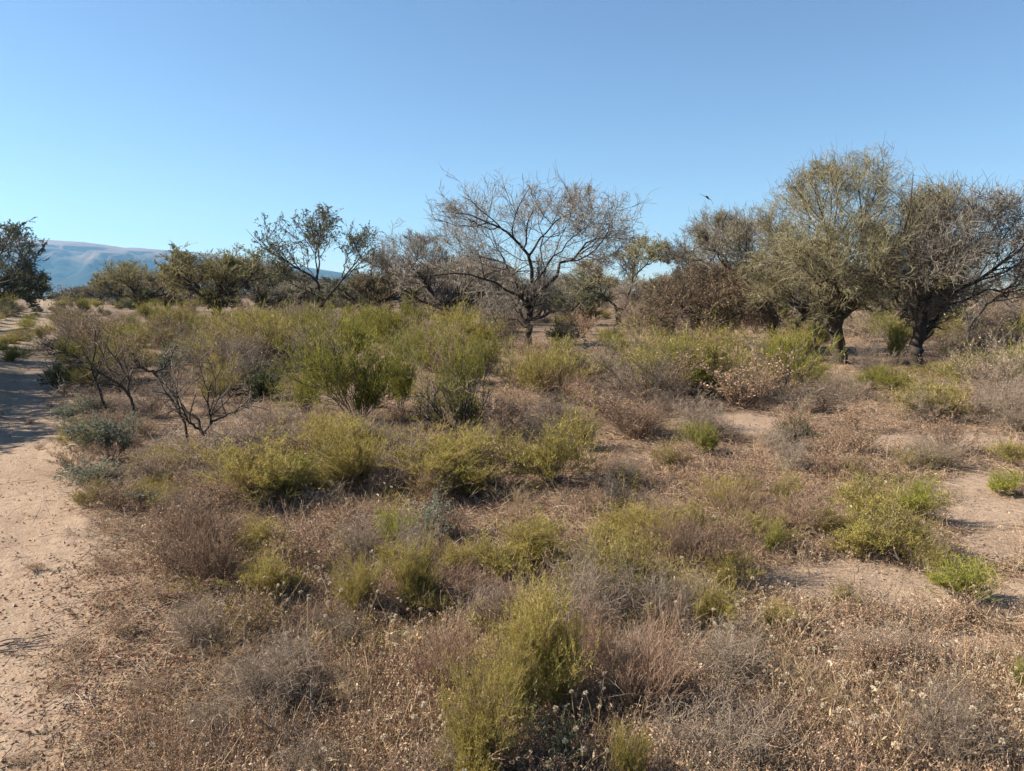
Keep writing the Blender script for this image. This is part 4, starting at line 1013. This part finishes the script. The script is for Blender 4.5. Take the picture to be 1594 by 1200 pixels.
def straw():
    x, y, rng = scatter(170000, 302, 560, 1320)
    c = cover(x, y); keep = rng.random(len(x)) < np.clip(c * .8 + .02, 0, 1)
    x, y = x[keep], y[keep]; n = len(x); dist = np.hypot(x, y)
    S0 = np.stack([x, y, height(x, y) + rng.uniform(.002, .03, n)], 1)
    D = norm(np.stack([rng.normal(size=n), rng.normal(size=n), rng.normal(.12, .3, n)], 1))
    L = rng.uniform(.03, .20, n)  * (1 + dist * .06)
    P = grow(S0, D, L, 3, .25, (0, 0, -.05), rng)
    P[:, 1:, 2] = np.maximum(P[:, 1:, 2], S0[:, None, 2] + .002)
    W = np.tile(np.array([[1, .9, .8, .3]]), (n, 1)) * (.0008 * (1 + dist * .18))[:, None]
    mb = MB(); g = rng.random(n)
    for m_, sel in ((0, g < .4), (1, (g >= .4) & (g < .75)), (2, g >= .75)):
        ribbons(mb, P[sel], W[sel], rng.random(sel.sum()), m_, rng)
    tag(link('fallen_twigs', mb.mesh('fallen_twigs', [M['straw'], M['greytwig'], M['twig']])), 'fallen straws and fine twigs lying on the ground', 'twigs', kind='stuff')
straw()

def tile(mb, variants, x, y, scl, rng, zs=1.0):
    """Copies small clump meshes (MB arrays) onto many spots of one ground cover mesh."""
    vi = rng.integers(len(variants), size=len(x))
    z = height(x, y)
    for k, vb in enumerate(variants):
        sel = np.where(vi == k)[0]
        if not len(sel): continue
        V, F, T, Mt = vb.arrays()
        a = rng.uniform(0, 6.28, len(sel)); ca, sa = np.cos(a)[:, None], np.sin(a)[:, None]; s = scl[sel][:, None]
        X = (V[None, :, 0] * ca - V[None, :, 1] * sa) * s + x[sel][:, None]
        Y = (V[None, :, 0] * sa + V[None, :, 1] * ca) * s + y[sel][:, None]
        hz = rng.uniform(.6, 1.3, len(sel))[:, None] * zs
        Z = V[None, :, 2] * s * hz + z[sel][:, None]
        Tt = np.clip(T[None] + rng.normal(0, .12, (len(sel), 1)), 0, 1)
        base = np.arange(len(sel))[:, None, None] * len(V)
        W = np.stack([X, Y, Z], -1).reshape(-1, 3).astype(np.float32)
        mb.v.append(W); mb.t.append(Tt.ravel().astype(np.float32))
        for f, m_ in zip(F, Mt):
            mb.f.append((f[None] + base + mb.n).reshape(-1, f.shape[1])); mb.m.append(np.tile(m_, len(sel)))
        mb.n += len(W)

def clump(seed, n, lo, hi, el, wd, K=3, wander=.18, nl=0, ll=.012, mat=0, lmat=1, puff=0, spread=.06, kids=0):
    rng = np.random.default_rng(seed); mb = MB()
    az = rng.uniform(0, 6.28, n); e = rng.uniform(.05, el, n)
    D = np.stack([np.sin(e) * np.cos(az), np.sin(e) * np.sin(az), np.cos(e)], 1)
    S0 = np.stack([rng.normal(0, spread, n), rng.normal(0, spread, n), np.full(n, -.01)], 1)
    P = grow(S0, D, rng.uniform(lo, hi, n), K, wander, (0, 0, -.02), rng)
    ribbons(mb, P, np.tile(np.linspace(1, .35, K + 1)[None] * wd, (n, 1)), rng.random(n), mat, rng)
    if kids:
        C, DD = on_lines(P, kids, rng, .25)
        Q = grow(C, norm(DD + rng.normal(0, .6, DD.shape)), rng.uniform(.3, .5, len(C)) * (lo + hi) / 2, 2, .2, (0, 0, .02), rng)
        ribbons(mb, Q, np.tile(np.array([[.8, .6, .3]]) * wd, (len(Q), 1)), rng.random(len(Q)), mat, rng)
        P = np.concatenate([P[:, [0, 1, K]], Q], 0)
    if nl:
        C, DD = on_lines(P, nl, rng, .2)
        leaves(mb, C, norm(DD * .5 + rng.normal(size=DD.shape)), ll * rng.uniform(.6, 1.5, len(C)), ll * .3, rng.random(len(C)) * .7, lmat, rng, curl=.5)
    if puff:
        C = P[rng.choice(len(P), puff), -1]
        C = np.repeat(C, 7, 0)
        leaves(mb, C, norm(rng.normal(size=C.shape)), .011, .006, rng.random(len(C)), 2, rng)
    return mb

def cover_layer(name, label, cat, mats, variants, n, seed, y0, y1, pick, smin, smax, pw=1.0):
    x, y, rng = scatter(n, seed, y0, y1, pw)
    keep = rng.random(len(x)) < np.clip(cover(x, y), 0, 1) * pick(x, y) * np.clip(3.2 * fbm(x * .9, y * .9, 90) - 1.05, .06, 1)
    d = track_d(x, y); keep &= (d > .1) | (d < -2.6)
    x, y = x[keep], y[keep]; dist = np.hypot(x, y)
    mb = MB(); tile(mb, variants, x, y, rng.uniform(smin, smax, len(x)) * (1 + np.clip(dist - 3, 0, 30) * .06), rng)
    tag(link(name, mb.mesh(name, [M[q] for q in mats])), label, cat, kind='stuff')

cover_layer('dry_herbs', 'low pinkish brown dry herbs covering the ground', 'dry herbs', ['redtwig', 'dryleaf', 'fluff'],
            [clump(s, 26, .05, .16, 1.0, .0010, nl=2, ll=.009, kids=4, puff=(1 if s % 4 == 1 else 0)) for s in (401, 402, 403, 404)], 7500, 311, 474, 1300, lambda x, y: np.clip(2.2 * fbm(x * .7, y * .7, 71) - .45, .12, 1), .55, 1.2)
cover_layer('grey_herbs', 'low grey tangled dry herbs covering the ground', 'dry herbs', ['greytwig', 'dryleaf', 'fluff'],
            [clump(s, 30, .05, .15, 1.3, .0010, wander=.3, nl=1, ll=.008, kids=5, puff=(1 if s % 4 == 1 else 0)) for s in (411, 412, 413, 414)], 5000, 312, 474, 1300, lambda x, y: np.clip(2.4 * fbm(x * .6 + 9, y * .6, 72) - .6, .05, 1), .55, 1.2)
cover_layer('dry_grass', 'thin straw coloured grass between the shrubs', 'grass', ['straw', 'dryleaf', 'fluff'],
            [clump(s, 22, .06, .20, .8, .0010, K=4, wander=.12, puff=(1 if s % 4 == 1 else 0), spread=.04) for s in (421, 422, 423)], 5000, 313, 474, 1300, lambda x, y: np.clip(2.2 * fbm(x * .8 + 3, y * .8 + 7, 73) - .5, .08, 1), .55, 1.2)
cover_layer('green_herbs', 'low olive green herbs between the dry plants', 'herbs', ['yellow', 'yellow', 'fluff'],
            [clump(s, 24, .05, .14, .9, .0012, nl=4, ll=.011, kids=3) for s in (431, 432, 433)], 3000, 314, 474, 1100, lambda x, y: np.clip(3.5 * fbm(x * .5 + 2, y * .5, 74) - 1.75, 0, 1) * (x > -.33 * y - .4) * (y > 3.4), .6, 1.3)

def crumbs():
    x, y, rng = scatter(6500, 303, 640, 1320, x0=-350)
    d = track_d(x, y); k = ((d < .4) | (rng.random(len(x)) < .25)); x, y = x[k], y[k]; n = len(x)
    r_ = rng.lognormal(-5.7, .55, n)[:, None, None] * (1 + np.hypot(x, y) * .05)[:, None, None]
    o = np.array([[1, 0, 0], [0, 1, 0], [-1, 0, 0], [0, -1, 0], [0, 0, .8], [0, 0, -.5]], float)
    V = o[None] * r_ * rng.uniform(.5, 1.3, (n, 6, 1)) + np.stack([x, y, height(x, y) + .004], 1)[:, None]
    F = np.array([[0, 1, 4], [1, 2, 4], [2, 3, 4], [3, 0, 4], [1, 0, 5], [2, 1, 5], [3, 2, 5], [0, 3, 5]])
    mb = MB(); mb.add(V, (F[None] + np.arange(n)[:, None, None] * 6).reshape(-1, 3), np.repeat(rng.random(n), 6))
    tag(link('soil_crumbs', mb.mesh('soil_crumbs', [M['soil']], smooth=False)), 'small crumbs of dry soil strewn over the bare sand', 'soil crumbs', kind='stuff')
crumbs()

def far_wood():
    rng = np.random.default_rng(321); mb = MB()
    r = np.sqrt(rng.uniform(115 ** 2, 900 ** 2, 1800)); a = rng.uniform(-.75, .75, 1800)
    x, y = r * np.sin(a), r * np.cos(a)
    k = ~((track_d(x, y) < 1.5) & (track_d(x, y) > -5)); x, y, r = x[k], y[k], r[k]
    for q in range(4):
        sel = np.arange(len(x)) % 4 == q
        C0 = np.stack([x, y, height(x, y)], 1)[sel]; R_ = rng.uniform(1.3, 2.4, len(C0))
        m = 420
        p = norm(rng.normal(size=(len(C0), m, 3))) * (rng.random((len(C0), m, 1)) ** .4)
        P = (C0[:, None] + p * np.stack([R_ * 1.3, R_ * 1.3, R_ * .8], 1)[:, None] + np.array([0, 0, 1]) * (R_ * .8)[:, None, None]).reshape(-1, 3)
        ll = np.repeat(np.clip(r[sel] * .0022, .10, .6), m)
        leaves(mb, P, norm(rng.normal(size=P.shape) + [0, 0, .6]), ll, ll * .22, rng.random(len(P)) * .7, 0 if q < 3 else 1, rng)
    tag(link('distant_woodland', mb.mesh('distant_woodland', [M['twig'], M['darkgreen']])), 'far brown scrub woodland along the horizon', 'woodland', kind='stuff')
far_wood()

# ------------------------------------------------------------------ small things: clods, fallen branch, bird
def rock_mesh(seed):
    rng = np.random.default_rng(seed); mb = MB()
    u = np.linspace(0, pi, 9); v = np.linspace(0, 2 * pi, 13)[:-1]
    U, W = np.meshgrid(u, v, indexing='ij')
    d = np.stack([np.sin(U) * np.cos(W), np.sin(U) * np.sin(W), np.cos(U)], -1)
    q = 1 + .5 * (vnoise(d[..., 0] * 2 + 5, d[..., 1] * 2 + d[..., 2] * 2, seed) - .5) + .25 * (vnoise(d[..., 0] * 5, d[..., 1] * 5 + d[..., 2] * 4, seed + 1) - .5)
    V = d * q[..., None] * np.array([1, .75, .55])
    i = np.arange(9 * 12).reshape(9, 12); j = np.roll(i, -1, 1)
    F = np.stack([i[:-1], i[1:], j[1:], j[:-1]], -1).reshape(-1, 4)
    mb.add(V, F, .3); return mb.mesh('clod', [M['soil']])
ROCK = [rock_mesh(s) for s in (1, 2, 3)]
for k, (px, py, r_, lb) in enumerate([(66, 1141, .020, 'dark soil clod on the track, larger and left of a pair'), (113, 1146, .010, 'small dark clod on the track, right of a pair'), (130, 1152, .008, 'tiny clod at the right of the pair on the track'), (34, 1098, .009, 'tiny dark clod alone on the track above the pair')]):
    b = at(px, py); o = link('clod', ROCK[k % 3]); o.location = b + np.array([0, 0, r_ * .3]); o.scale = (r_ * 1.3, r_, r_); o.rotation_euler = (0, 0, k * 1.7)
    tag(o, lb, 'clod')
def fallen(px, py, ln, seed, label, rz):
    rng = np.random.default_rng(seed); mb = MB(); n = 9
    a = rng.uniform(-.5, .5, n); D = np.stack([np.cos(a), np.sin(a), rng.uniform(.0, .25, n)], 1)
    P = grow(np.stack([rng.uniform(-.1, .1, n), rng.normal(0, .04, n), np.full(n, .012)], 1), norm(D), rng.uniform(.4, 1, n) * ln, 5, .12, (0, 0, -.03), rng)
    P[..., 2] = np.maximum(P[..., 2], .006)
    R = taper(np.full(n, .005), np.full(n, .002), 6); tubes(mb, P, R, 5, rng.random(n), 0, rng)
    S0, D0, L0, R0, _ = branch(P, R, 4, .3, 1, .3, .9, rng); Q = grow(S0, D0, L0 * rng.uniform(.2, .5, len(S0)), 3, .2, (0, 0, -.05), rng); Q[..., 2] = np.maximum(Q[..., 2], .004)
    tubes(mb, Q, taper(R0 * .6, R0 * .3, 4), 3, rng.random(len(Q)), 0, rng)
    o = link('fallen_branch', mb.mesh('fallen_branch', [M['darktwig']])); o.location = at(px, py); o.rotation_euler = (0, 0, rz)
    tag(o, label, 'branch')
fallen(8, 1012, .16, 1, 'bundle of dark fallen twigs on the track at the left edge', .3)
fallen(128, 1092, .13, 2, 'small curved dry branch lying along the sandy edge of the track', -.4)

def bird():
    # swallow seen banking: one wing up to the left, the other down to the right, short body and forked tail
    px, py, dist = 1101, 307, 30.0
    d = Vector(((px - PW / 2) / FPX, CP + (PH / 2 - py) / FPX * SP, -SP + (PH / 2 - py) / FPX * CP))
    c = d * dist + Vector((0, 0, CAMH))
    mb = MB(); s = 1.15 * dist / FPX
    # body: rings along the axis (mostly away from the viewer and left)
    ax = norm(np.array([[.55, .75, -.30]]))[0]; side = norm(np.cross(ax, [0, 0, 1])[None])[0]; upv = np.cross(side, ax)
    t = np.array([-.5, -.44, -.34, -.2, 0, .2, .38, .5, .62, .8]) * .26
    r = np.array([.001, .012, .026, .030, .040, .036, .024, .014, .012, .004])
    a = np.arange(10) * 2 * pi / 10
    V = (ax * t[:, None])[:, None] + r[:, None, None] * (np.cos(a)[None, :, None] * side + np.sin(a)[None, :, None] * upv)
    i = np.arange(100).reshape(10, 10); j = np.roll(i, -1, 1)
    mb.add(V, np.stack([i[:-1], j[:-1], j[1:], i[1:]], -1).reshape(-1, 4), .4)
    body = mb.mesh('body', [M['black']])
    root = tag(empty('bird', c), 'small black bird flying in the sky left of the tallest tree', 'bird')
    link('body', body, root)
    def wing(tip, mid, chord):
        w_ = MB(); n = 9; T = np.linspace(0, 1, n)[:, None]
        p0, p1, p2 = np.zeros(3), np.array(mid), np.array(tip)
        C = (1 - T) ** 2 * p0 + 2 * T * (1 - T) * p1 + T ** 2 * p2
        ch = chord * np.sqrt(np.clip(1 - T, 0.01, 1)) * (1 - .3 * T)
        fr, bk = C - ax * ch * .45, C + ax * ch * .55
        th = np.cross(norm(p2[None])[0], ax) * .006
        V = np.stack([fr, C + th, bk, C - th], 1)
        i = np.arange(n * 4).reshape(n, 4); j = np.roll(i, -1, 1)
        w_.add(V, np.stack([i[:-1], j[:-1], j[1:], i[1:]], -1).reshape(-1, 4), .5)
        return w_.mesh('wing', [M['black']])
    link('wing', wing((-10.5 * s, .05, 5.0 * s), (-5 * s, 0, 2.0 * s), .12), root)
    link('wing', wing((8.5 * s, .0, -9.5 * s), (5.0 * s, .02, -1.0 * s), .12), root)
    tl = MB()
    e = ax * .17
    for sg in (-1, 1):
        tip = e + ax * .12 + side * sg * .045
        V = np.array([e - side * .012 + upv * .003, e + side * .012 + upv * .003, tip + upv * .001, e - side * .012 - upv * .003, e + side * .012 - upv * .003, tip - upv * .001])
        tl.add(V, np.array([[0, 1, 2], [3, 5, 4]]), .5); tl.f.append(np.array([[0, 2, 5, 3], [1, 4, 5, 2], [0, 3, 4, 1]]) + (tl.n - 6)); tl.m.append(np.zeros(3, np.int32))
    link('tail', tl.mesh('tail', [M['black']]), root)
bird()

# ------------------------------------------------------------------ the air
def haze():
    x, y0, y1, z0, z1 = 9400, -9400, 9400, -4, 760
    v = np.array([[sx * x, yy, zz] for zz in (z0, z1) for sx, yy in ((-1, y0), (1, y0), (1, y1), (-1, y1))])
    f = np.array([[3, 2, 1, 0], [4, 5, 6, 7], [0, 1, 5, 4], [1, 2, 6, 5], [2, 3, 7, 6], [3, 0, 4, 7]])
    mb = MB(); mb.add(v, f, 0)
    m = bpy.data.materials.new('haze'); m.use_nodes = True; n = m.node_tree.nodes; n.clear()
    o = n.new('ShaderNodeOutputMaterial'); p = n.new('ShaderNodeVolumePrincipled')
    p.inputs['Color'].default_value = (.28, .62, 1, 1); p.inputs['Density'].default_value = 0.68e-4; p.inputs['Anisotropy'].default_value = .2
    m.node_tree.links.new(p.outputs[0], o.inputs['Volume'])
    tag(link('haze', mb.mesh('haze', [m], smooth=False)), 'thin blue haze of the distance', 'haze', kind='stuff')
haze()
